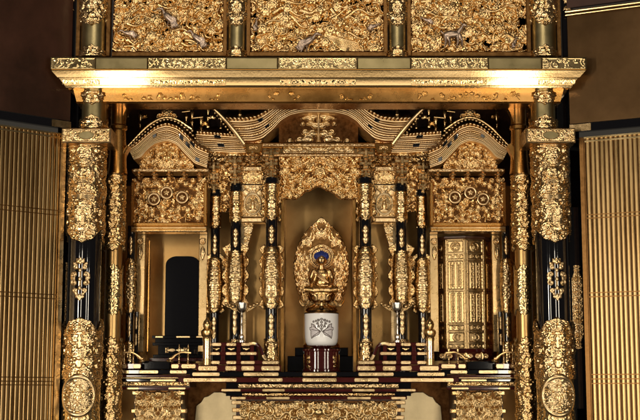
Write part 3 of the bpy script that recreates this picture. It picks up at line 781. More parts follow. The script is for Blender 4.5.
def relief_panel(parent, name, px0, px1, py0, py1, d, seed, step=5, h=3, lower=None, upper=None, extra=None, kinds='ffllsw', mats=('gold', 'gold_dark'), thr=.7, mirror=True, cell=.45, board=True):
    x0, x1, z0, z1 = panel(px0, px1, py0, py1, d)
    r = Relief(x1-x0, z1-z0, cell, seed); r.fill(step, (step*.55, step*.95), (h*.4, h), kinds, b0=.2, bvar=h*.6)
    if mirror: r.mirror()
    if extra: extra(r)
    mk = None
    if lower is not None or upper is not None:
        def mk(u, v):
            px = px0+(px1-px0)*u/r.w; py = py1-(py1-py0)*v/r.h; ok = np.ones(u.shape, bool)
            if lower is not None: ok &= py < np.interp(px, [a for a, _ in lower], [b for _, b in lower])
            if upper is not None: ok &= py > np.interp(px, [a for a, _ in upper], [b for _, b in upper])
            return ok
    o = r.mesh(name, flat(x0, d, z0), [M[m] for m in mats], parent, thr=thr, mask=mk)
    if board:
        # solid board behind the carving, cut to the same outline
        lo = lower or [(px0, py1), (px1, py1)]; up = upper or [(px0, py0), (px1, py0)]
        xs = np.linspace(px0, px1, 28)
        bot = [(X(p, np.interp(p, [a for a, _ in lo], [b for _, b in lo]), d), Z(np.interp(p, [a for a, _ in lo], [b for _, b in lo]), d)) for p in xs]
        tp = [(X(p, np.interp(p, [a for a, _ in up], [b for _, b in up]), d), Z(np.interp(p, [a for a, _ in up], [b for _, b in up]), d)) for p in xs]
        MB().prism(bot+tp[::-1], d+.7, d+5).build(name+"_board", M[mats[1]], o, False)
    return o

def gbox(parent, name, pxa, pxb, pya, pyb, d0, d1, m, b=.5):
    x0, x1, z0, z1 = panel(pxa, pxb, pya, pyb, d0); return MB().box(x0, x1, d0, d1, z0, z1, b=b).build(name, M[m], parent)

def lacquer_rail(parent, pxa, pxb, pya, pyb, d0, d1, fits, m='maroon', fm='gold_pale', name="lacquer_rail", carved=False, both=True):
    r = gbox(parent, name, pxa, pxb, pya, pyb, d0, d1, m, .5)
    for i, (a, b) in enumerate(fits):
        x0, x1, z0, z1 = panel(a, b, pya, pyb, d0-.35); hh_ = z1-z0; z0 += hh_*.13; z1 -= hh_*.16
        mb = MB()
        e = min(.9, (x1-x0)*.1); zm = (z0+z1)/2
        mb.prism([(x0+e, z0-.2), (x1-e, z0-.2), (x1, zm), (x1-e, z1+.2), (x0+e, z1+.2), (x0, zm)], d0-.6, min(d1, d0+12)+.0, b=.3)
        o = mb.build("gilt_fitting", M[fm], r)
        if x1-x0 > 9 and z1-z0 > 2.4:
            q = Relief(x1-x0-3, (z1-z0)*.72, .35, i % 3); q.fill(2.6, (1, 1.8), (.12, .26), 'sld', b0=.0, bvar=.05)
            q.mesh("chased_scrolls", flat(x0+1.5, d0-.62, z0+(z1-z0)*.14), M['gold_pale'], o, thr=.08)
    return r

def finial(parent, px, py0, py1, d, r, m='gold', name="roof_finial"):
    cx = X(px, py1, d); z0, z1 = Z(py1, d), Z(py0, d); h = z1-z0
    prof = [(r*.9, 0), (r, .05), (r*.5, .12), (r*.35, .3), (r*.8, .38), (r*.35, .46), (r*.5, .55), (r*.85, .68), (r*.7, .8), (r*.3, .9), (.1, 1)]
    return MB().lathe(cx, d, [(a, z0+b*h) for a, b in prof], 20).build(name, M[m], parent)

def strip_tube(P3, r, m, parent, name, seg=10): return MB().tube(P3, r, seg).build(name, M[m], parent)

# ------------------------------------------------------------------ central shrine
ms = thing("central_shrine", "central gilt shrine with the wide curved gable roof over the open middle niche", "miniature shrine", (0, 130, Z(372, 120)))
Uc = [(224, 117), (240, 117.5), (256, 116), (268, 109), (279, 101), (290, 95.5), (301, 93), (318.5, 92)]
Lc = [(242, 141), (254, 141), (263, 138.5), (273, 130), (281, 121), (290, 115.5), (302, 112.8), (318.5, 112.5)]
J = ((.30, .36, .22, .34), (.33, .39, .62, .74), (.66, .70, .55, .70))
for fl in (False, True):
    f = (lambda p: 2*CX-p) if fl else (lambda p: p)
    eave(ms, "curved_eave", Uc, Lc, 96, 101, fl, 2.2, J)
    # hip ridge with upturned tip
    P = [(207, 103, 86), (212, 107, 87), (219, 113.5, 88), (227, 122, 90), (236, 133, 94), (244, 144, 99)]
    strip_tube([(X(f(a), b, c), c, Z(b, c)) for a, b, c in P], [1, 1.5, 1.9, 2.1, 2.3, 2.2], 'gold_eave', ms, "hip_ridge")
    mb = MB()
    for k in range(9):
        t = k/8; mb.ball((X(f(215+t*17), 113+t*22, 92), 92, Z(113+t*22, 92)), 1.35)
    mb.build("tile_ends", M['gold_pale'], ms)
    # lower connecting roof
    eave(ms, "lower_eave", [(196, 131), (212, 132), (224, 133), (238, 134)], [(196, 151), (214, 152), (230, 153), (246, 153)], 106, 110, fl, 2.0, ((.42, .56, .14, .30), (.46, .60, .54, .70)), 40)
    # carved gable infill behind the eaves, closing the gaps under the roofs
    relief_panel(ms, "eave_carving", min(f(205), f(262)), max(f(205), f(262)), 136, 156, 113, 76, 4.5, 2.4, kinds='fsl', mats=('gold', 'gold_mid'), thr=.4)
    for k, (p, q, w9) in enumerate(((212, 118, 11), (228, 108, 9), (250, 107, 10), (262, 104, 9), (205, 124, 10), (219, 104, 8), (241, 109, 9))):
        r9 = Relief(w9, 9, .4, 40+k); r9.leaves(w9/2, 3.5, 5, 4, 1.8, .3, 1.57, 2.4); r9.spiral(w9*.3, 4, 2.0, k, 1, 1.2, .6, 1, .2); r9.mirror()
        r9.mesh("roof_sprig", flat(X(f(p), q, 118)-w9/2, 118, Z(q, 118)-4), M['gold_amber' if k % 3 else 'gold'], ms, thr=.2)
    x0, x1, z0, z1 = panel(min(f(244), f(263)), max(f(244), f(263)), 143.5, 153.5, 103)
    MB().prism([(x0+3, z0), (x1-3, z0), (x1, z1), (x0, z1)], 101, 112, b=1).build("corbel_block", M['gold_amber'], ms)
    r9 = Relief(x1-x0-6, z1-z0-2, .35, 9); r9.spiral(r9.w*.3, r9.h*.5, 2.4, 0, 1, 1.4, .6, .9, .1); r9.petal(r9.w*.5, r9.h*.4, 5, 1.6, 1.57, 1, .2); r9.mirror(); r9.mesh("corbel_scroll", flat(x0+3, 100.9, z0+1), M['gold'], ms, thr=.1)
    # corbels and beams beneath
    gbox(ms, "eave_beam", min(f(232), f(283)), max(f(232), f(283)), 142.5, 149, 108, 120, 'gold_amber', 1)
    brackets(ms, f(271.5), 150, 180, 108, 17); brackets(ms, f(235.5), 158, 188, 116, 15); brackets(ms, f(214.5), 164, 194, 122, 12)
    brackets(ms, f(253), 152, 166, 112, 14)
    gbox(ms, "tie_beam", min(f(243), f(262)), max(f(243), f(262)), 166.5, 171, 112, 122, 'gold_pale')
    relief_panel(ms, "bracket_board", min(f(204), f(282)), max(f(204), f(282)), 150, 190, 129, 75, 5, 2.2, upper=[(min(f(204), f(282)), 150), (max(f(204), f(282)), 150)], kinds='fsl')
    plate(ms, "tie_beam_carving", min(f(243.4), f(261.6)), max(f(243.4), f(261.6)), 166.8, 170.7, 111.9, 'gold_eave', 96, 'mfill', 2.8, .9, kinds='sld', base=.1, cell=.4)
    plate(ms, "sill_carving", min(f(241.5), f(264)), max(f(241.5), f(264)), 218, 222, 110.9, 'gold_eave', 97, 'mfill', 3, .8, kinds='sld', base=.1, cell=.4)
    # arched strut with dark void, small niche panel, rails
    relief_panel(ms, "arched_strut", min(f(243), f(263)), max(f(243), f(263)), 171, 184, 116, 61, 4, 1.6, kinds='ssl')
    def oval(r):
        uu, vv = np.meshgrid(r.u, r.v); e = np.sqrt(((uu-r.w/2)/(r.w*.42))**2+((vv-r.h*.40)/(r.h*.36))**2)
        r.H = np.where(e < .78, np.where(e < .78, .1, r.H), r.H); r.H = np.where((e > .78) & (e < 1), 2.4, r.H)
        r.dome(r.w/2, r.h*.36, 2.4, 6, 0, 2.2, .4); r.dome(r.w/2, r.h*.62, 1.7, 1.9, 0, 2.2, .5); r.dome(r.w/2, r.h*.2, 5, 2.2, 0, 1.6, .3)
        for s_ in (-1, 1): r.petal(r.w/2, r.h*.45, 6, 1.4, pi/2+s_*1.9, 1.2, .4)
        r.frame(1.0, 1.8)
    relief_panel(ms, "niche_panel", min(f(242), f(263.5)), max(f(242), f(263.5)), 185, 217, 116, 62, 4, 1.5, extra=oval, mats=('gold_pale', 'gold'), thr=.2)
    gbox(ms, "panel_sill", min(f(240.5), f(265)), max(f(240.5), f(265)), 217.5, 222.5, 111, 124, 'gold_pale', .8)
    # gilt boards beside the niche, with a carved bracket
    gbox(ms, "gilt_board", min(f(240), f(284)), max(f(240), f(284)), 222, 372, 148, 152, 'gold_leaf')
    gbox(ms, "gilt_board", min(f(241), f(246.5)), max(f(241), f(246.5)), 222, 345, 122, 126, 'gold_pale')
    gbox(ms, "side_reveal", min(f(281), f(284)), max(f(281), f(284)), 168, 372, 112, 192, 'gold_amber', 0)
    relief_panel(ms, "scroll_bracket", min(f(244), f(253)), max(f(244), f(253)), 223, 262, 120, 64, 4, 1.6, kinds='sl', lower=[(min(f(244), f(253)), 262 if not fl else 228), (max(f(244), f(253)), 228 if not fl else 262)], mats=('gold_pale', 'gold'))
    # columns
    column(ms, f(271.5), 104, 6.6, 178, 374, [('b', 177.5, 183), ('d', 183, 221), ('o', 225, 244), ('x', 245, 310, 2.9), ('o', 313, 338), ('u', 337, 366)], 80)
    column(ms, f(235.5), 114, 6.0, 184, 374, [('b', 186, 191), ('d', 191, 223), ('o', 228, 248), ('x', 249, 306, 3.0), ('o', 309, 336), ('u', 338, 366)], 84)
    column(ms, f(214.8), 124, 5.0, 190, 374, [('b', 192, 196), ('d', 196, 229), ('o', 234, 255), ('x', 256, 314, 2.6), ('o', 316, 340)], 88)
    side_scrolls(ms, f(271.5), 240, 314, 108, 25, 301); side_scrolls(ms, f(235.5), 240, 312, 118, 27, 302); side_scrolls(ms, f(214.8), 250, 318, 128, 21, 303)
    side_scrolls(ms, f(271.5), 176, 226, 109, 20, 304)
    # carved filler between outer columns
    relief_panel(ms, "side_filler", min(f(219), f(230)), max(f(219), f(230)), 176, 212, 126, 66, 4, 2, mirror=False)
    finial(ms, f(240), 96, 116, 112, 3.4); finial(ms, f(208), 100, 128, 122, 3.0); finial(ms, f(221), 112, 129, 118, 2.4)
# tympanum, pendant, entablature
low = [(283, 142.5), (354, 142.5)]
upp = [(276, 128), (283, 120), (290, 115.5), (302, 112.8), (318.5, 112.5), (335, 112.8), (347, 115.5), (354, 120), (361, 128)]
def clouds(r):
    r.H[:] = 0
    for s_ in (1,):
        for (x, y, R_) in ((.36, .12, 4.5), (.26, .08, 3.2), (.42, .30, 3.8), (.33, .34, 3.0), (.14, .05, 2.4), (.46, .55, 3.0), (.40, .78, 2.6), (.30, .62, 1.8)):
            R_ *= 1.35; r.dome(r.w*x, r.h*y, R_, R_*.8, 0, 2.2, .4); r.spiral(r.w*x, r.h*y, R_*.7, 1, 1, 1.2, .6, .8, 2.0)
    r.mirror()
    c = r.w/2; r.line([(c, 0), (c, r.h)], 2.0, 2.0, 2.6, .5); r.line([(c-12, r.h*.62), (c, r.h*.52), (c+12, r.h*.62)], 1.3, 1.3, 2.2, .5)
    for k in (-1, 1):
        r.petal(c, r.h*.55, 13, 3, pi/2-k*1.25, 2, .6); r.petal(c, r.h*.9, 20, 3.2, pi/2-k*1.75, 2.2, .8)
relief_panel(ms, "tympanum", 279, 358, 112.6, 142.5, 120, 67, 5, 2, upper=[(279, 124), (283, 120), (290, 115.5), (302, 112.8), (335, 112.8), (347, 115.5), (354, 120), (358, 124)], extra=clouds, mats=('gold_pale', 'gold_dark'), thr=.3)
gbox(ms, "entablature", 243, 394, 143, 146.5, 103, 122, 'gold_pale', .8)
plate(ms, "entablature_carving", 283, 354, 146.5, 153.5, 108, 'gold_pale', 68, 'mfill', 3.6, 1.2, kinds='sl')
plate(ms, "entablature_carving", 244, 393, 143.3, 146.2, 102.9, 'gold_eave', 94, 'mfill', 2.6, .9, kinds='sld', base=.1, cell=.4)
plate(ms, "entablature_carving", 263, 374, 153.7, 156.3, 103.9, 'gold_eave', 95, 'mfill', 2.6, .8, kinds='sld', base=.1, cell=.4)
gbox(ms, "entablature_back", 262, 375, 146.6, 156, 109, 122, 'gold', 0)
gbox(ms, "entablature", 262, 375, 153.5, 156.5, 104, 122, 'gold_pale', .8)
def masses(r):
    R_ = r.R
    for k in range(16):
        x = r.w*(.05+.4*R_.random()); y = r.h*(.25+.7*R_.random()); a = R_.uniform(-1.4, 1.4); L_ = R_.uniform(7, 13)
        r.line([(x, y), (x+L_*.5*cos(a), y+L_*.5*sin(a)+1), (x+L_*cos(a+.5), y+L_*sin(a+.5))], 1.5, .6, 2.2, 3)
    r.mirror(); r.flower(r.w/2, r.h*.66, 7, 8, 3, 3)
relief_panel(ms, "centre_frieze", 279, 361, 156.5, 200, 110, 69, 5.5, 4,
             lower=[(279, 199.5), (296, 199.5), (301, 196), (305, 191.5), (309, 191.5), (314, 188), (318.5, 186.5), (323, 188), (328, 191.5), (332, 191.5), (336, 196), (341, 199.5), (361, 199.5)], extra=masses, thr=1.0)
gbox(ms, "niche_board", 281, 357, 150, 374, 190, 194, 'gold_leaf', 0)

# ------------------------------------------------------------------ side shrines
def side_shrine(fl, label):
    f = (lambda p: 2*CX-p) if fl else (lambda p: p); mn = lambda a, b: (min(f(a), f(b)), max(f(a), f(b)))
    s = thing("side_shrine", label, "miniature shrine", (X(f(169), 300, 118), 130, Z(372, 118)), "side shrines flanking the central shrine")
    Us = [(128, 148), (137, 142), (146, 134), (156, 126), (167, 122.5), (178, 126), (188, 135), (197, 145.5), (209, 151)]
    Ls = [(134, 160), (141, 158), (147, 150.5), (155, 144), (167, 141), (177, 145), (186, 155), (195, 164), (207, 168)]
    eave(s, "curved_eave", Us, Ls, 94, 99, fl, 2.2, ((.60, .66, .3, .5), (.70, .76, .35, .55), (.76, .83, .1, .28), (.30, .34, .4, .6), (.85, .90, .62, .85)), 55)
    # ridge of beads following the gable, and crowning ornament
    mb = MB(); Q = resample([(124, 154), (137, 139), (147, 130), (157, 122), (167, 118.5), (178, 122), (189, 131), (198, 141)], 26)
    for p, q in Q: mb.ball((X(f(p), q, 94), 94, Z(q, 94)), 1.7)
    mb.build("tile_ends", M['gold_pale'], s)
    Q = resample([(128, 146), (146, 127), (157, 119.5), (167, 116.5), (178, 119.5), (192, 129)], 20)
    strip_tube([(X(f(p), q, 98), 98, Z(q, 98)) for p, q in Q], 1.9, 'gold', s, "roof_ridge")
    x0, x1, z0, z1 = panel(*mn(153, 181), 100, 121, 100); r = Relief(x1-x0, z1-z0, .4, 71)
    c = r.w/2
    r.flower(c, r.h*.42, 6, 6, 2.5, 1); r.leaves(c, r.h*.4, 10, 5, 2, .5, pi/2, 2.6); r.spiral(c-8, r.h*.2, 3.5, 0, 1, 1.3, 1, 1.6, .4); r.spiral(c-4, r.h*.75, 2.6, 2, -1, 1.3, .8, 1.4, .4); r.mirror()
    r.mesh("crest_ornament", flat(x0, 100, z0), M['gold'], s, thr=.25)
    for (p, a, b) in ((140, 108, 134), (192, 106, 132), (201, 112, 138), (186, 112, 128)): finial(s, f(p), a, b, 120, 2.6)
    strip_tube([(X(f(182), 112, 118), 118, Z(112, 118)), (X(f(190), 111, 118), 118, Z(111, 118))], 1.0, 'gold', s, "roof_bar")
    strip_tube([(X(f(193), 118, 118), 118, Z(118, 118)), (X(f(203), 117, 118), 118, Z(117, 118))], 1.0, 'gold', s, "roof_bar")
    Rr2 = random.Random(5)
    for k in range(11):      # small ornaments glinting in the dark behind the gable
        p = Rr2.choice((Rr2.uniform(126, 150), Rr2.uniform(184, 212))); q = Rr2.uniform(104, 128) if p > 184 else Rr2.uniform(104, 122)
        r9 = Relief(9, 7, .4, k); r9.leaves(4.5, 3, 4.5, 3, 1.6, .3); r9.spiral(5, 3.5, 2.2, k, 1, 1.2, .6, 1, .2)
        r9.mesh("roof_sprig", flat(X(f(p), q, 126)-4.5, 126, Z(q, 126)), M['gold_amber' if k % 2 else 'gold'], s, thr=.2)
    relief_panel(s, "gable_carving", *mn(140, 194), 141, 170, 112, 72, 4.5, 3,
                 upper=sorted([(f(a), b) for a, b in ((140, 160), (147, 151), (155, 145), (167, 142), (177, 146), (186, 156), (194, 164))]), kinds='ffls')
    gbox(s, "cornice", *mn(132, 209), 168.5, 172, 100, 126, 'gold_pale', .8)
    plate(s, "cornice_carving", *mn(133, 208), 168.9, 171.7, 99.9, 'gold_eave', 93, 'mfill', 2.6, .9, kinds='sld', base=.1, cell=.4)
    for k in range(5): brackets(s, f(140+k*15), 171.5, 180, 110, 9)
    def medal(r):
        for i, (fx_, fy_) in enumerate(((.30, .52), (.47, .66), (.68, .56))):
            x = r.w*(fx_ if not fl else 1-fx_*1.0-.0); y = r.h*fy_
            r.cut(x, y, 7.2); r.med = getattr(r, 'med', [])+[(x, y)]
    hold = {}
    def medal2(r): medal(r); hold['m'] = r.med
    fz = relief_panel(s, "crest_frieze", *mn(132, 206), 178, 223, 108, 73, 5.5, 3.6, extra=medal2, mirror=False, thr=.9)
    fx0, _, fz0, _ = panel(*mn(132, 206), 178, 223, 108)
    for (mx, mz) in hold['m']:
        px_, pz_ = fx0+mx, fz0+mz
        q = MB(); n_ = 28
        q.prism([(px_+6.6*cos(2*pi*i/n_), pz_+6.6*sin(2*pi*i/n_)) for i in range(n_)], 104.6, 108)
        cr = q.build("round_crest", M['gold_dark'], fz, True, 30)
        P = [(px_+5.9*cos(2*pi*i/n_), 104.2, pz_+5.9*sin(2*pi*i/n_)) for i in range(n_+1)]
        MB().tube(P, 1.05, 8).build("crest_ring", M['gold_eave'], cr)
        rr = Relief(8, 8, .3, 2); rr.flower(4, 4, 3.6, 5, 1.6, .2, .3); rr.mesh("crest_blossom", flat(px_-4, 104.5, pz_-4), M['gold_chased'], cr, thr=.1)
    # moulded frame of the frieze
    for (a, b, c_, d_, m) in ((133, 204.5, 222.5, 226, 'gold_amber'), (131, 206.5, 226.5, 229, 'gold_pale'), (131, 206.5, 229.4, 232, 'gold')):
        gbox(s, "frieze_frame", *mn(a, b), c_, d_, 101, 118, m, .8)
    for a, b in ((130.5, 134), (203.5, 207)): gbox(s, "frieze_stile", *mn(a, b), 182, 226, 103, 116, 'gold_amber', .8)
    # carved jambs
    for a, b, inn in ((136, 144.5, 1), (198.5, 207, -1)):
        p0, p1 = mn(a, b); gbox(s, "jamb", p0, p1, 232.2, 352, 126, 134, 'gold_case', .6)
        x0, x1, z0, z1 = panel(p0, p1, 234, 262, 126); r = Relief(x1-x0, z1-z0, .4, 74)
        r.spiral(r.w*.5, r.h*.72, r.w*.36, 1, 1, 1.6, .9, 1.4, .4); r.petal(r.w*.5, r.h*.55, r.h*.5, r.w*.28, -pi/2, 1.6, .3); r.spiral(r.w*.55, r.h*.32, r.w*.25, 2, -1, 1.2, .7, 1, .3)
        r.mesh("scroll_carving", flat(x0, 125.6, z0), M['gold_chased'], s, thr=.2)
    if not fl: gbox(s, "thin_upright", *mn(147, 149.5), 240, 352, 140, 144, 'gold_amber', .6)
    column(s, f(130.5), 112, 4.2, 226, 374, [('o', 236, 255), ('x', 257, 314, 1.9), ('o', 316, 338), ('u', 340, 362)], 92)
    column(s, f(137.5), 108, 2.2, 312, 374, [('o', 316, 330), ('o', 333, 346)], 95)
    # recess behind: back board and warm side board
    gbox(s, "recess_board", *mn(140, 210), 225, 374, 196, 200, 'gold_leaf', 0)
    p0, p1 = mn(139, 141); gbox(s, "recess_side", p0, p1, 232, 374, 134, 198, 'gold_amber', 0)
    return s
side_shrine(False, "left gilt side shrine, its open niche holding the black tablet")
side_shrine(True, "right gilt side shrine, its niche filled by the round gilt sutra case")

# ------------------------------------------------------------------ altar tables (dais)
dz = thing("central_dais", "wide central altar table of black and maroon lacquer tiers with a carved dragon frieze", "altar table", (0, 90, 0))
def sym(fits): return fits+[(2*CX-b, 2*CX-a) for a, b in fits]
lacquer_rail(dz, 190, 447, 371.8, 376.6, 66, 205, sym([(192, 220), (243, 279)])+[(302, 337)], 'black')
lacquer_rail(dz, 178, 459, 377.4, 382.4, 64, 205, sym([(183, 237), (258, 283)])+[(302, 337)], 'maroon')
gbox(dz, "tier_core", 226, 411, 382.4, 396, 80, 200, 'black', 0)
plate(dz, "carved_moulding", 238, 399, 383.6, 388, 74, 'gold_pale', 81, 'mfill', 3.2, 1.6, kinds='sld')
lacquer_rail(dz, 220, 417, 388.6, 391.8, 73, 200, sym([(221, 241), (262, 285)]), 'maroon', 'gold_pale')
plate(dz, "carved_moulding", 242, 395, 392.6, 396, 78, 'gold', 82, 'mfill', 3.2, 1.4, kinds='sld')
lacquer_rail(dz, 230, 407, 396.4, 399.6, 76, 200, sym([(231, 246), (266, 290)]), 'maroon', 'gold_pale')
gbox(dz, "waist", 236, 401, 399.6, 440, 84, 200, 'ground', 0)
def dragons(r):
    R_ = r.R
    for k in range(9):          # looping scaled bodies among clouds
        x = r.w*(.03+.052*k); y = r.h*(.70+.1*R_.uniform(-1, 1)); a0 = R_.random()*6; sp = R_.choice((-1, 1))
        P = [(x+(3+3.2*t)*cos(a0+sp*t*4.2), y+(3+3.2*t)*sin(a0+sp*t*4.2)) for t in np.linspace(0, 1, 14)]; r.line(P, 2.0, .9, 2.2, 2.4)
        for t in (.2, .5, .8): r.petal(x+(3+3.2*t)*cos(a0+sp*t*4.2), y+(3+3.2*t)*sin(a0+sp*t*4.2), 4.5, 1.1, R_.random()*6, 1.6, 2.6)
    r.mirror(); r.dome(r.w/2, r.h*.72, 5, 4, 0, 3, 3); r.flower(r.w/2, r.h*.86, 5, 8, 2, 3)
relief_panel(dz, "dragon_frieze", 240, 397, 401, 440, 80, 83, 5, 3.2, extra=dragons, thr=1.0, mats=('gold_case', 'gold_dark'))  # darker gilding on the waist: shade under the tiers put into the colour
for p in (236.5, 400.5):
    for k in range(5): gbox(dz, "edge_step", p-5+k*.6 if p < 300 else p-5, p+5 if p < 300 else p+5-k*.6, 400.5+k*7.5, 404.5+k*7.5, 76, 90, 'gold' if k % 2 else 'gold_pale', .6)

def balustrade(fl):
    f = (lambda p: 2*CX-p) if fl else (lambda p: p); mn = lambda a, b: (min(f(a), f(b)), max(f(a), f(b)))
    def rail(a, b, ya, yb, d0, d1, fits, m='maroon', nm='lacquer_rail'):
        return lacquer_rail(root, *mn(a, b), ya, yb, d0, d1, [mn(*q) for q in fits], m, name=nm)
    root = thing("stepped_balustrade", "maroon lacquer balustrade with gold-tipped rails and onion-topped newel, %s of the white cup" % ("right" if fl else "left"), "balustrade", (X(f(235), 370, 80), 85, Z(371.5, 70)), "pair of stepped balustrades")
    rail(196.5, 281, 365.2, 371.3, 71, 108, [(198, 217.5), (225, 236.5), (241, 254.5), (261, 280)], 'maroon', 'step')
    rail(209, 279, 360.4, 364.6, 76, 106, [(211, 220), (226, 236.5), (240.5, 255), (262, 279)])
    rail(210, 258, 351.6, 355.4, 79, 84, [(211, 220), (225.5, 236.5), (240, 257)])
    rail(210, 250, 342.4, 346.4, 79, 84, [(211.5, 221.5), (226, 236.5), (241, 250)])
    gbox(root, "back_panel", *mn(210, 256), 345, 362, 84.5, 87, 'black', 0)
    gbox(root, "inner_step", *mn(226, 258), 342.6, 365, 90, 104, 'maroon', .6)
    for p in (223, 238.6, 252): gbox(root, "baluster", *mn(p-2, p+2), 344, 362, 80, 84.2, 'maroon', .4)
    for p in (216, 231, 246):
        x0, x1, z0, z1 = panel(*mn(p-4.5, p+4.5), 346.6, 351.4, 80); r = Relief(x1-x0, z1-z0, .35, 5); r.flower(r.w/2, r.h/2, 2.4, 5, 1.2, .2); r.petal(r.w*.4, r.h*.5, 3.6, 1, 2.8, .9, .1); r.mirror()
        r.mesh("gilt_blossom", flat(x0, 84, z0), M['gold_chased'], root, thr=.15)
    # curved handrail sweeping down
    P = [(248, 344.5), (254, 343), (259.5, 346), (262, 352), (264, 358), (268, 361)]
    P = resample(P, 16); strip_tube([(X(f(a), b, 80), 80, Z(b, 80)) for a, b in P], 1.7, 'maroon', root, "handrail")
    Q = P[:5]; strip_tube([(X(f(a), b, 80), 80, Z(b, 80)) for a, b in Q], 2.1, 'gold_pale', root, "rail_tip")
    Q = P[11:]; strip_tube([(X(f(a), b, 80), 80, Z(b, 80)) for a, b in Q], 2.1, 'gold_pale', root, "rail_tip")
    MB().ball((X(f(269), 360, 79), 79, Z(360, 79)), 2.6).build("rail_knob", M['gold_pale'], root)
    # newel
    cx = X(f(207), 340, 76); z = lambda q: Z(q, 76)
    nw = MB().lathe(cx, 76, [(4.3, z(365)), (4.3, z(339))], 28).build("newel_post", M['steel_gold'], root)
    MB().lathe(cx, 76, [(4.6, z(365)), (4.6, z(359)), (4.3, z(358.6))], 28).build("gilt_base", M['gold_pale'], nw)
    MB().lathe(cx, 76, [(4.6, z(341)), (4.8, z(339)), (4.4, z(337.4)), (5.6, z(336)), (6.6, z(333.5)), (6.4, z(331)), (4.6, z(329.4)), (3.4, z(328.6)), (4.2, z(327)), (4.6, z(324.5)), (3.6, z(321.5)), (1.6, z(319)), (.3, z(316.4))], 28).build("onion_finial", M['gold'], nw)
    return root
M['steel_gold'] = mat("gold_mirror", (0.84, 0.68, 0.46), 1, 0.10, (0.9, 0.74, 0.52), 0.16, 20)
balustrade(False); balustrade(True)

def side_dais(fl):
    f = (lambda p: 2*CX-p) if fl else (lambda p: p); mn = lambda a, b: (min(f(a), f(b)), max(f(a), f(b)))
    root = thing("side_dais", "%s side altar table, dark tiers over carved waist, under the %s" % (("right", "round gilt sutra case") if fl else ("left", "black tablet")), "altar table", (X(f(158), 400, 90), 100, 0), "side altar tables")
    rr = lambda a, b, ya, yb, d0, d1, fits, m='maroon', fm='gold_pale': lacquer_rail(root, *mn(a, b), ya, yb, d0, d1, [mn(*q) for q in fits], m, fm)
    rr(116, 196, 369.8, 374, 78, 205, [(119, 129), (139, 158.5), (169.5, 187)], 'black')
    rr(114, 200, 375, 377, 76, 205, [], 'maroon')
    gbox(root, "thin_gilt_edge", *mn(114, 198), 377.4, 378.4, 75, 90, 'gold_pale', .3)
    rr(118, 194, 379, 381.6, 80, 200, [(150, 176)], 'black')
    plate(root, "carved_moulding", *mn(122, 190), 381.8, 386, 82, 'gold', 91, 'mfill', 3, 1.6, kinds='sld')
    gbox(root, "core", *mn(122, 190), 381.8, 388, 84, 200, 'ground', 0)
    rr(121, 190, 387.2, 389.6, 82, 200, [(126, 139), (168, 186)])
    gbox(root, "waist", *mn(134, 182), 389.6, 440, 92, 200, 'ground', 0)
    relief_panel(root, "waist_carving", *mn(135, 181), 390.5, 440, 88, 92, 5, 3.4, thr=1.0, mats=('gold_case', 'gold_dark'))  # darker gold here too, the tiers' shade put into the carving colour
    for k in range(5):
        w_ = (2, 4, 1, 3, 0)[k]; gbox(root, "edge_step", *mn(176, 187-w_), 391+k*9, 395+k*9, 86, 96, 'gold_pale' if k % 2 else 'gold', .6)
        gbox(root, "edge_step", *mn(130+w_, 141), 391+k*9, 395+k*9, 86, 96, 'gold_pale' if k % 2 else 'gold', .6)
    gbox(root, "gilt_back_panel", *mn(104, 136), 384, 440, 130, 134, 'gold_leaf', 0)
    # small railings either side with upturned ends
    for (a, b, tip) in ((116, 141, 1), (171, 198, -1)):
        lacquer_rail(root, *mn(a, b), 363.4, 369, 82, 90, [mn(*( (a+2, a+11) if tip > 0 else (b-17, b-2)))]+[mn(*((b-8, b) if tip > 0 else (a, a+8)))], 'maroon')
        e = b if tip > 0 else a
        P = resample([(e-tip*20, 353), (e-tip*10, 352), (e-tip*4, 355), (e+tip*.5, 359.5), (e+tip*2, 358.5)], 14)
        hr = strip_tube([(X(f(p), q, 82), 82, Z(q, 82)) for p, q in P], [1.2]*9+[1.4, 1.6, 1.8, 2.0, 1.4], 'gold', root, "curved_rail")
        MB().ball((X(f(e+tip*1), 361, 82), 82, Z(361, 82)), 2.6, sc3=(1.5, 1, .8)).build("rail_knob", M['gold_chased'], root)
        for q in (0, 1):
            p = e-tip*(8+q*9); finial(root, f(p), 344, 364, 84, 1.9, 'gold_chased', "baluster")
    # dark steps in the middle
    gbox(root, "dark_step", *mn(142, 170), 361, 369.6, 96, 190, 'black', .6)
    return root
side_dais(False); side_dais(True)

# ------------------------------------------------------------------ memorial tablet (left niche)
tb = thing("memorial_tablet", "plain black lacquer memorial tablet with rounded top on its tiered stand", "memorial tablet", (X(182, 370, 140), 140, Z(361, 140)))
x0, x1, z0, z1 = panel(165.5, 200, 256.5, 336, 134)
pts = [(x0, z0), (x1, z0)]; rr_ = 12
for t in np.linspace(0, pi/2, 9): pts.append((x1-rr_+rr_*cos(t), z1-rr_*.8+rr_*.8*sin(t)))
for t in np.linspace(pi/2, pi, 9): pts.append((x0+rr_+rr_*cos(t), z1-rr_*.8+rr_*.8*sin(t)))
MB().prism(pts, 130, 142, b=.8).build("tablet_board", M['black'], tb, True, 30)
for (a, b, c, e, d0, d1, m, bb) in ((152, 206, 335.6, 338.4, 122, 152, 'black', .3), (155, 203, 338.4, 342.6, 124, 150, 'black', .3), (152.5, 206, 342.6, 345.6, 121, 153, 'black', .3), (158, 200, 345.6, 354.6, 127, 149, 'black', .3), (153, 206, 354.6, 358, 121, 153, 'black', .3), (149, 209, 358, 361.4, 117, 157, 'maroon', .3)):
    gbox(tb, "stand_tier", a, b, c, e, d0, d1, m, bb)
for a, b in ((155, 163), (176, 190), (196, 204)): gbox(tb, "gilt_edge", a, b, 335.9, 337.9, 121.5, 124, 'gold_pale', .4)
x0, x1, z0, z1 = panel(164, 188, 347, 353.4, 127); r = Relief(x1-x0, z1-z0, .35, 6)
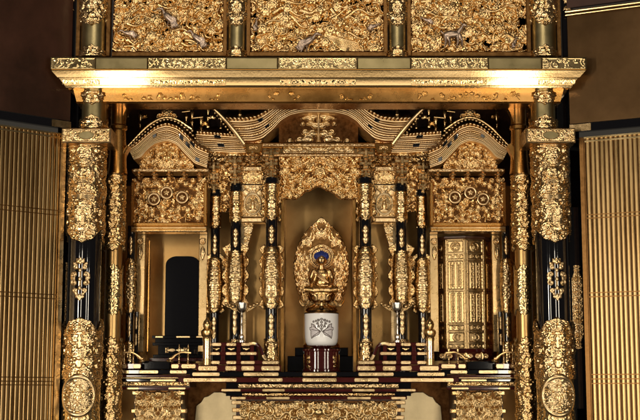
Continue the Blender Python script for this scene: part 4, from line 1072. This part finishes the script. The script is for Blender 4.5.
r.petal(r.w*.5, r.h*.5, r.w*.42, 2.6, 0, 1.5, .2, .1); r.petal(r.w*.5, r.h*.5, r.w*.42, 2.6, pi, 1.5, .2, .1); r.line([(2, .6), (2, r.h-.6)], .8, .8, 1); r.line([(4.4, .6), (4.4, r.h-.6)], .6, .6, 1); r.mirror()
r.mesh("gilt_ornament", flat(x0, 126.8, z0), M['gold_pale'], tb, thr=.15)

# ------------------------------------------------------------------ round sutra case (right niche)
su = thing("sutra_case", "tall many-sided gilt sutra case with framed lattice panels in the right niche", "sutra case", (X(464, 365, 158), 158, Z(361, 140)))
cx, cyd, Rr = X(463.5, 300, 150), 160.0, 35.5; zb_, zt_ = Z(349, 130), Z(239.5, 130)
Hh = zt_-zb_; nS = 10; edge = 2*Rr*sin(pi/nS)
MB().lathe(cx, cyd, [(Rr-.6, zb_), (Rr-.6, zt_)], nS, a0=0).build("case_core", M['gold'], su, False)
r = Relief(edge, Hh, .4, 8)
def cell_(v0, v1, kind):
    u0, u1 = 2.0, edge-2.0
    r.line([(u0, v0), (u1, v0), (u1, v1), (u0, v1), (u0, v0)], .8, .8, .9, .3)
    c = ((u0+u1)/2, (v0+v1)/2)
    if kind == 'm': r.ring(c[0], c[1], min(u1-u0, v1-v0)*.34, .7, .8, .3); r.flower(c[0], c[1], min(u1-u0, v1-v0)*.28, 6, 1.1, .3, 0)
    if kind == 's': r.spiral(c[0]-3.5, c[1], 2.0, 0, 1, 1.2, .5, .7, .3); r.spiral(c[0]+3.5, c[1], 2.0, pi, -1, 1.2, .5, .7, .3)
    if kind == 'l':
        for q in (-3.4, 3.4):
            r.line([(c[0]+q-1.8, v0+2.4), (c[0]+q-1.8, v1-2.4)], .6, .6, .8, .3); r.line([(c[0]+q+1.8, v0+2.4), (c[0]+q+1.8, v1-2.4)], .6, .6, .8, .3)
            z = v0+5
            while z < v1-4: r.ring(c[0]+q, z, 1.2, .5, .7, .3); r.dome(c[0]+q, z+3, .9, 1.2, 0, .8, .3); z += 6
f_ = lambda py: (zt_-Z(py, 130))
g_ = lambda py: Hh-f_(py)
cell_(g_(253), g_(241), 'm'); cell_(g_(259.5), g_(254.5), 's'); cell_(g_(290), g_(261), 'l'); cell_(g_(323.5), g_(291.5), 'l'); cell_(g_(331), g_(325), 's'); cell_(g_(342.5), g_(332.5), 'm'); cell_(g_(348.4), g_(344), 's')
r.line([(.4, 0), (.4, Hh)], .9, .9, 1.2, .2); r.mirror()
for k in range(nS):
    a = pi/nS+2*pi*k/nS
    if cos(a) < -.35: continue
    ap = Rr*cos(pi/nS)
    def mp(u, v, h, a=a, ap=ap):
        t = u-edge/2; q = ap+.1+h*.8
        return (cx+q*sin(a)+t*cos(a), cyd-q*cos(a)+t*sin(a), zb_+v)
    r.mesh("lattice_panel", mp, M['gold_case'], su)
MB().lathe(cx, cyd, [(Rr+1, zt_), (Rr+2.5, zt_+1.2), (Rr+2.5, zt_+3), (Rr-4, zt_+4.5)], nS).build("case_cornice", M['ground'], su, False)
MB().lathe(cx, cyd, [(Rr+4, Z(361, 140)), (Rr+4, zb_-4), (Rr+2, zb_-3), (Rr+1, zb_)], nS).build("case_base", M['maroon'], su, False)
for px in (446, 466, 482):
    x0, x1, z0, z1 = panel(px-8, px+8, 351, 361, 120); r2 = Relief(x1-x0, z1-z0, .4, 11); r2.petal(r2.w/2, 1, r2.h-2, r2.w*.3, pi/2, 2, .3); r2.spiral(4, r2.h*.45, 2.8, 0, 1, 1.3, .9, 1.4, .2); r2.petal(r2.w/2, 1.5, r2.w*.46, 2.2, 2.6, 1.4, .2); r2.mirror()
    r2.mesh("base_scroll", flat(x0, 121.5, z0), M['gold_chased'], su, thr=.15)

# ------------------------------------------------------------------ statue with mandorla, plinth
SX = 321.5
st = thing("buddha_statue", "small seated gold figure with blue hair before a flame-edged halo, above the white cup", "statue", (X(SX, 370, 150), 150, Z(371.6, 150)))
sx = X(SX, 265, 156); z = lambda q, d=146: Z(q, d)
# mandorla
x0, x1, z0, z1 = panel(SX-29, SX+29, 217, 309, 156); r = Relief(x1-x0, z1-z0, .4, 14); W_, H_ = r.w, r.h
def half(v):                     # half width of the pointed halo at height v (0..1)
    return W_*.5*np.interp(v, [0, .08, .2, .38, .52, .66, .78, .87, .94, 1], [.48, .66, .86, .97, .97, .88, .70, .48, .22, .02])
uu, vv = np.meshgrid(r.u, r.v)
Rn = r.R
for k in range(190):
    v = Rn.uniform(.03, .97); hw = half(v); u = Rn.uniform(.42 if v < .72 else 0, .94)*hw; a = pi/2-.15+Rn.uniform(-.55, .55)
    r.petal(u*-1+W_/2, v*H_, Rn.uniform(4, 7.5), Rn.uniform(.9, 1.6), pi-a-.15, 1.8, .6+Rn.random(), .4)
    if k % 3 == 0: r.spiral(-u+W_/2, v*H_, Rn.uniform(1.8, 2.8), Rn.random()*6, 1, 1.3, .6, 1.2, 1.4)
r.mirror()
cy1 = H_*.56
for rad, h_ in ((13.5, 1.6), (11.5, 1.0)): r.ring(W_/2, cy1, rad, .9, h_, 1.6)
q = np.sqrt((uu-W_/2)**2+(vv-cy1)**2)
r.H = np.where(q < 10.6, .6, r.H)
for k in range(24):
    a = 2*pi*k/24; r.line([(W_/2+6*cos(a), cy1+6*sin(a)), (W_/2+10.2*cos(a), cy1+10.2*sin(a))], .55, .55, .7, .5)
for s_ in range(5): r.flower(W_/2+(s_-2)*5.2, cy1+12.5-abs(s_-2)*1.8, 2.6, 8, 1.6, 2)
r.ring(W_/2, H_*.24, 17, .9, 1.5, 1.5)
mk = lambda u, v: np.abs(u-W_/2) < half(v/H_)*(1-.035*np.abs(np.sin(v*.55)))
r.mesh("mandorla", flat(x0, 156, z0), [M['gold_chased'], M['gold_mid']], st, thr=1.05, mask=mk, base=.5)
vs_ = np.linspace(0, 1, 26)
pts = [(x0+W_/2+float(half(v))*.95, z0+v*H_) for v in vs_]+[(x0+W_/2-float(half(v))*.95, z0+v*H_) for v in vs_[::-1]]
MB().prism(pts, 155.8, 159).build("mandorla_back", M['gold_amber'], st, False)
# seated figure: one continuous body
b = MB(); zh = z(260)
b.ball((sx, 143, zh), 4.3, sc3=(.9, .95, 1.12), seg=16, rings=10)
b.tube([(sx, 144, zh-3), (sx, 144.5, zh-7)], [2.0, 2.6], 12)
b.ball((sx, 145, zh-12), 6.0, sc3=(1.12, .7, .95), seg=16, rings=10); b.ball((sx, 145, zh-18), 5.6, sc3=(1.05, .8, 1.0), seg=16, rings=10)
for s_ in (-1, 1):
    b.ball((sx+s_*6.2, 145, zh-9.6), 2.7, seg=12, rings=8)
    b.tube([(sx+s_*6.6, 145, zh-10), (sx+s_*8.6, 143.5, zh-15.5), (sx+s_*7.8, 141, zh-19.5)], [2.5, 2.2, 1.9], 12)
    if s_ < 0: b.tube([(sx-7.8, 141, zh-19.5), (sx-5.6, 138.5, zh-17), (sx-4.6, 137.5, zh-13.6)], [1.9, 1.4, 1.2], 10); b.ball((sx-4.5, 137.2, zh-12.2), 1.5, sc3=(.8, .5, 1.3))
    else: b.tube([(sx+7.8, 141, zh-19.5), (sx+4.5, 138, zh-21.2), (sx+1.4, 136.8, zh-21.6)], [1.9, 1.4, 1.2], 10); b.ball((sx+.6, 136.6, zh-21.4), 1.6, sc3=(1.2, .6, .7))
    b.tube([(sx+s_*3, 144, zh-23.2), (sx+s_*9, 141, zh-24), (sx+s_*12.4, 139.6, zh-24.4)], [3.4, 3.3, 2.7], 12)
    b.tube([(sx+s_*12.4, 139.6, zh-24.4), (sx+s_*6, 136.8, zh-25.4), (sx-s_*2, 135.6, zh-25.2)], [2.7, 2.3, 1.7], 12)
    b.ball((sx+s_*3.9, 143.6, zh-.8), 1.0, sc3=(.5, .6, 2.0))
b.ball((sx, 138.6, zh-.4), .8, sc3=(.6, 1, 1.3))
b.ball((sx, 145, zh-24), 7, sc3=(1.2, .9, .45))
SC = 1.36
def grow(m): m.v = [(sx+(x-sx)*SC, 148+(y-148)*SC*.9, zh+(q-zh)*SC) for x, y, q in m.v]
grow(b); body = b.build("figure_body", M['gold'], st)
md = body.modifiers.new("remesh", 'REMESH'); md.mode = 'VOXEL'; md.voxel_size = .34*U; md.use_smooth_shade = True
sm_ = body.modifiers.new("smooth", 'SMOOTH'); sm_.iterations = 2
hb = MB(); hb.ball((sx, 144.6, zh+2.6), 6.0, sc3=(1.03, .80, .62), seg=20, rings=12); hb.ball((sx, 145, zh+5.6), 2.2, sc3=(1, 1, .9), seg=14, rings=8)
Rn = random.Random(3)
for k in range(60):
    a = Rn.uniform(0, 2*pi); e = Rn.uniform(0, 1.2); hb.ball((sx+6.0*cos(a)*cos(e), 144.6-abs(sin(a))*4.7*cos(e), zh+2.6+3.6*sin(e)), .7, seg=6, rings=4)
grow(hb); hb.build("blue_hair", M['blue'], body, True, None)
fb = MB()
for s_ in (-1, 1): fb.tube([(sx+s_*2.6, 139.1, zh+.3), (sx+s_*1.5, 138.7, zh+.1), (sx+s_*.7, 138.8, zh+.3)], .22, 6)
fb.tube([(sx-1.0, 138.75, zh-2.5), (sx, 138.5, zh-2.7), (sx+1.0, 138.75, zh-2.5)], .25, 6)
grow(fb); fb.build("eyes_and_mouth", M['ink'], body)
# drapery folds
for k in range(4):
    rf = MB().tube([(sx-6.8+k*1.9, 140.4-k*.3, zh-9.5-k*.6), (sx-3+k*1.9, 139.4, zh-14-k*.7), (sx+2.6+k*1.2, 139.8, zh-18-k*.5)], .42, 8); grow(rf); rf.build("robe_fold", M['gold_chased'], body)
# lotus throne
def lotus(name, zz, R_, n, L_, up=1, m='gold', d=146):
    mb = MB()
    for k in range(n):
        a = 2*pi*k/n
        for row in (0, 1):
            aa = a+row*pi/n; rr = R_-row*1.6
            c = (sx+rr*sin(aa), d-rr*.8*cos(aa), zz+row*up*1.6)
            # petal: pointed ellipsoid leaning out
            V = []; Fs = []; ns, nt = 6, 7
            for i in range(nt):
                t = i/(nt-1); w_ = L_*.42*sin(pi*(.12+.88*t)**.8 if t < 1 else 0)**.8 if t < 1 else 0.01
                for j in range(ns+1):
                    s_ = j/ns*2-1; out = L_*.5*t**1.3+1.0*(1-s_*s_); q = rr+out*.6
                    V.append((sx+q*sin(aa)+s_*w_*cos(aa), d-.8*q*cos(aa)+s_*w_*sin(aa), zz+up*(L_*t*.9)+row*up*1.0))
            for i in range(nt-1):
                for j in range(ns):
                    p = i*(ns+1)+j; Fs.append((p, p+1, p+ns+2, p+ns+1) if up > 0 else (p, p+ns+1, p+ns+2, p+1))
            mb.add(V, Fs)
    return mb.build(name, M[m], st)
lotus("lotus_petals", z(301), 14.5, 12, 8, 1, 'gold'); lotus("lotus_petals", z(303), 12.0, 12, 6, -1, 'gold')
MB().lathe(sx, 146, [(14.5, z(291.5)), (14.5, z(295)), (12, z(300)), (9, z(303)), (12.5, z(306)), (17, z(309)), (18, z(311)), (15, z(313)), (11, z(318)), (10, z(330)), (14, z(340)), (20, z(345)), (20.5, z(348.4))][::-1], 40, sy=.8).build("throne_drum", M['gold'], st)
MB().ball((sx, 129, z(308, 130)), 2.6).build("throne_jewel", M['bronze'], st)
mb = MB()
for s_ in (-1, 1):
    for k in range(3):
        P = resample([(8+k*3, 304-k*1.5), (13+k*3.2, 306+k*.6), (17+k*3, 305-k*.6), (19+k*3, 301.5-k*1.6)], 9)
        mb.tube([(sx+s_*a, 136-k, z(b_)) for a, b_ in P], [1.3, 1.7, 2.0, 2.1, 2.0, 1.8, 1.5, 1.1, .6], 8)
mb.build("throne_leaves", M['gold'], st)
for (a, b_, c, e, d0, d1) in ((SX-26.5, SX+26.5, 347.6, 356, 128, 172), (SX-34, SX+34, 356, 371.6, 122, 178)):
    gbox(st, "black_plinth", a, b_, c, e, d0, d1, 'black', .8)

# ------------------------------------------------------------------ white offering cup and stand
cs = thing("cup_stand", "dark maroon bow-fronted stand with gilt corner scrolls directly beneath the white cup", "stand", (X(SX, 371, 100), 100, Z(371.6, 100)))
cxx = X(SX, 360, 100); zz = lambda q: Z(q, 92)
MB().lathe(cxx, 102, [(20, zz(371.5)), (20, zz(369.6)), (18.4, zz(368.8)), (18.4, zz(351.6)), (20, zz(350.6)), (20, zz(349)), (10, zz(348)), (9, zz(347.4)), (13, zz(345.9)), (13, zz(345.4))], 48, sy=.75).build("stand_body", M['maroon'], cs)
for s_ in (-1, 1):
    x0, x1, z0, z1 = panel(*(sorted((SX+s_*18.6, SX+s_*9))), 354, 369.5, 91)
    r = Relief(x1-x0, z1-z0, .35, 17); e = r.w-1.2 if s_ > 0 else 1.2
    r.line([(e, 0), (e, r.h)], .7, .7, 1.1); 
    for k in range(3): r.spiral(r.w*.5, r.h*(.2+.28*k), 2.0, k, s_, 1.3, .55, .8, .1)
    r.petal(r.w*.5, r.h*.5, 5, 1.2, 1.57, .8, .1)
    def mp(u, v, h, x0=x0, z0=z0):
        x = x0+u-cxx; return (x0+u, 102-.75*np.sqrt(np.maximum(18.4**2-x*x, 1))-h*.6, z0+v)
    r.mesh("gilt_corner", mp, M['gold_chased'], cs, thr=.15)
cup = thing("offering_cup", "white porcelain cup with grey leaf-and-blossom crest, in front of the seated figure", "cup", (cxx, 100, zz(345.6)))
zc = lambda q: Z(q, 88); Rc = 18.2; cyc = 102
pr = [(9, zc(345.6)), (13.0, zc(345.3)), (15.4, zc(344.2)), (17.0, zc(341.6)), (17.8, zc(337)), (18.1, zc(328)), (Rc, zc(313.2)), (Rc-.4, zc(312.6)), (Rc-1.4, zc(312.8)), (Rc-1.8, zc(316)), (Rc-2, zc(335)), (9, zc(341)), (.2, zc(341.5))]
MB().lathe(cxx, cyc, pr, 64, cap=False).build("cup_body", M['porcelain'], cup, True, 60)
MB().lathe(cxx, cyc, [(Rc-.6, zc(313.4)), (Rc+.35, zc(313.3)), (Rc+.45, zc(312.4)), (Rc-.5, zc(311.8)), (Rc-1.6, zc(312.2))], 64, cap=False).build("cup_rim", M['bronze'], cup)
# crest, drawn in picture px relative to the cup
def wrap(ptlist): return [((p-321.4)*1.12+13.2, 341-((q-328)*1.08+328.6)) for p, q in ptlist]
ew, eh = 26.4, 24.0; k2 = k_(328, 86)
def crest(fill):
    r = Relief(ew, eh, .18, 1)
    leafL = [(320.6, 330.6), (317, 328.2), (314.6, 324.6), (311.6, 323.4), (312.0, 326.6), (308.9, 327.4), (311.2, 330.0), (311.0, 333.2), (311.6, 337.0), (314.6, 335.2), (318.6, 333.6), (320.6, 330.6)]
    for s_ in (0, 1):
        Lp = [(p if not s_ else 2*321.4-p, q) for p, q in leafL]; W2 = wrap(Lp)
        if fill:
            from_ = np.array(W2); uu, vv = np.meshgrid(r.u, r.v); ins = np.zeros(uu.shape, bool)
            for i in range(len(from_)-1):
                (xa, ya), (xb, yb) = from_[i], from_[i+1]
                cnd = ((ya > vv) != (yb > vv)) & (uu < (xb-xa)*(vv-ya)/((yb-ya) if abs(yb-ya) > 1e-6 else 1e-6)+xa); ins ^= cnd
            r.H = np.where(ins, .12, r.H)
        else:
            r.line(W2, .26, .26, .3)
            for tgt in ((312.2, 335.6), (311.4, 328.6), (313.4, 325.4)):
                t2 = tgt if not s_ else (2*321.4-tgt[0], tgt[1]); r.line(wrap([(320.2 if not s_ else 322.6, 330.6), t2]), .24, .2, .25)
            for (p, q) in ((314.0, 321.6), (316.4, 321.0), (317.6, 323.4), (319.0, 320.2), (318.4, 326)):
                p2 = p if not s_ else 2*321.4-p; c = wrap([(p2, q)])[0]; r.ring(c[0], c[1], .75, .3, .3)
            r.line(wrap([(317.8 if not s_ else 325, 319.4), (318.6 if not s_ else 324.2, 324), (320.6 if not s_ else 322.2, 328.8)]), .26, .26, .3)
    if not fill:
        for q in (319.4, 322.2, 325.0): c = wrap([(321.4, q)])[0]; r.ring(c[0], c[1], .9, .32, .3)
        r.line(wrap([(321.4, 326), (321.4, 330.4)]), .4, .4, .3)
    return r
for fill, m, nm, off in ((True, 'petal', "crest_leaf_fill", .05), (False, 'ink', "crest_outline", .12)):
    r = crest(fill); z0c = Z(341, 86)
    def mp(u, v, h, off=off):
        th = (u-ew/2)*k2/Rc; zz_ = z0c+v*k2; rad = np.interp(zz_, [zc(341.6), zc(337), zc(328), zc(313.2)], [17.0, 17.8, 18.1, Rc])+off+h*.4
        return (cxx+rad*np.sin(th), cyc-rad*np.cos(th), zz_)
    r.mesh(nm, mp, M[m], cup, thr=.05)

# ------------------------------------------------------------------ pair of footed goblets
def goblet(px, label):
    cx = X(px, 325, 96); z = lambda q: Z(q, 96); y = 96.5
    g = thing("candle_goblet", label, "goblet", (cx, y, z(342.2)), "pair of silver and gold footed goblets")
    MB().lathe(cx, y, [(4.2, z(342.3)), (4.2, z(340.6)), (2.4, z(339.4)), (3.0, z(337.6)), (2.8, z(335.8)), (1.1, z(334)), (.85, z(328)), (1.4, z(326.6)), (.85, z(325)), (.8, z(318)), (1.7, z(316.4)), (.9, z(314.6)), (1.3, z(313))], 24).build("goblet_stem", M['steel'], g)
    MB().lathe(cx, y, [(1.3, z(313)), (4.0, z(311.4)), (6.0, z(308.6)), (6.8, z(304.6)), (7.0, z(303)), (6.4, z(303)), (5.4, z(308)), (1.2, z(311)), (.1, z(311.2))], 32, cap=False).build("goblet_bowl", M['steel'], g)
    for s_ in (-1, 1):
        mb = MB()
        for k in range(3):
            t = 6.6+k*3.6; mb.tube([(cx+s_*5.0, y+1, z(308)), (cx+s_*(t*.6+2), y, z(311.5-k*1.2)), (cx+s_*(t+2.6), y-1, z(307.5-k*1.4))], [1.0, .8, .45], 8)
            mb.ball((cx+s_*(t+2.8), y-1, z(306.5-k*1.4)), 2.0, seg=10, rings=6)
        mb.build("goblet_handle", M['gold_case'], g)
    return g
goblet(241.6, "footed silver goblet with dark leafy handles left of the white cup"); goblet(397.4, "footed silver goblet with dark leafy handles right of the white cup")
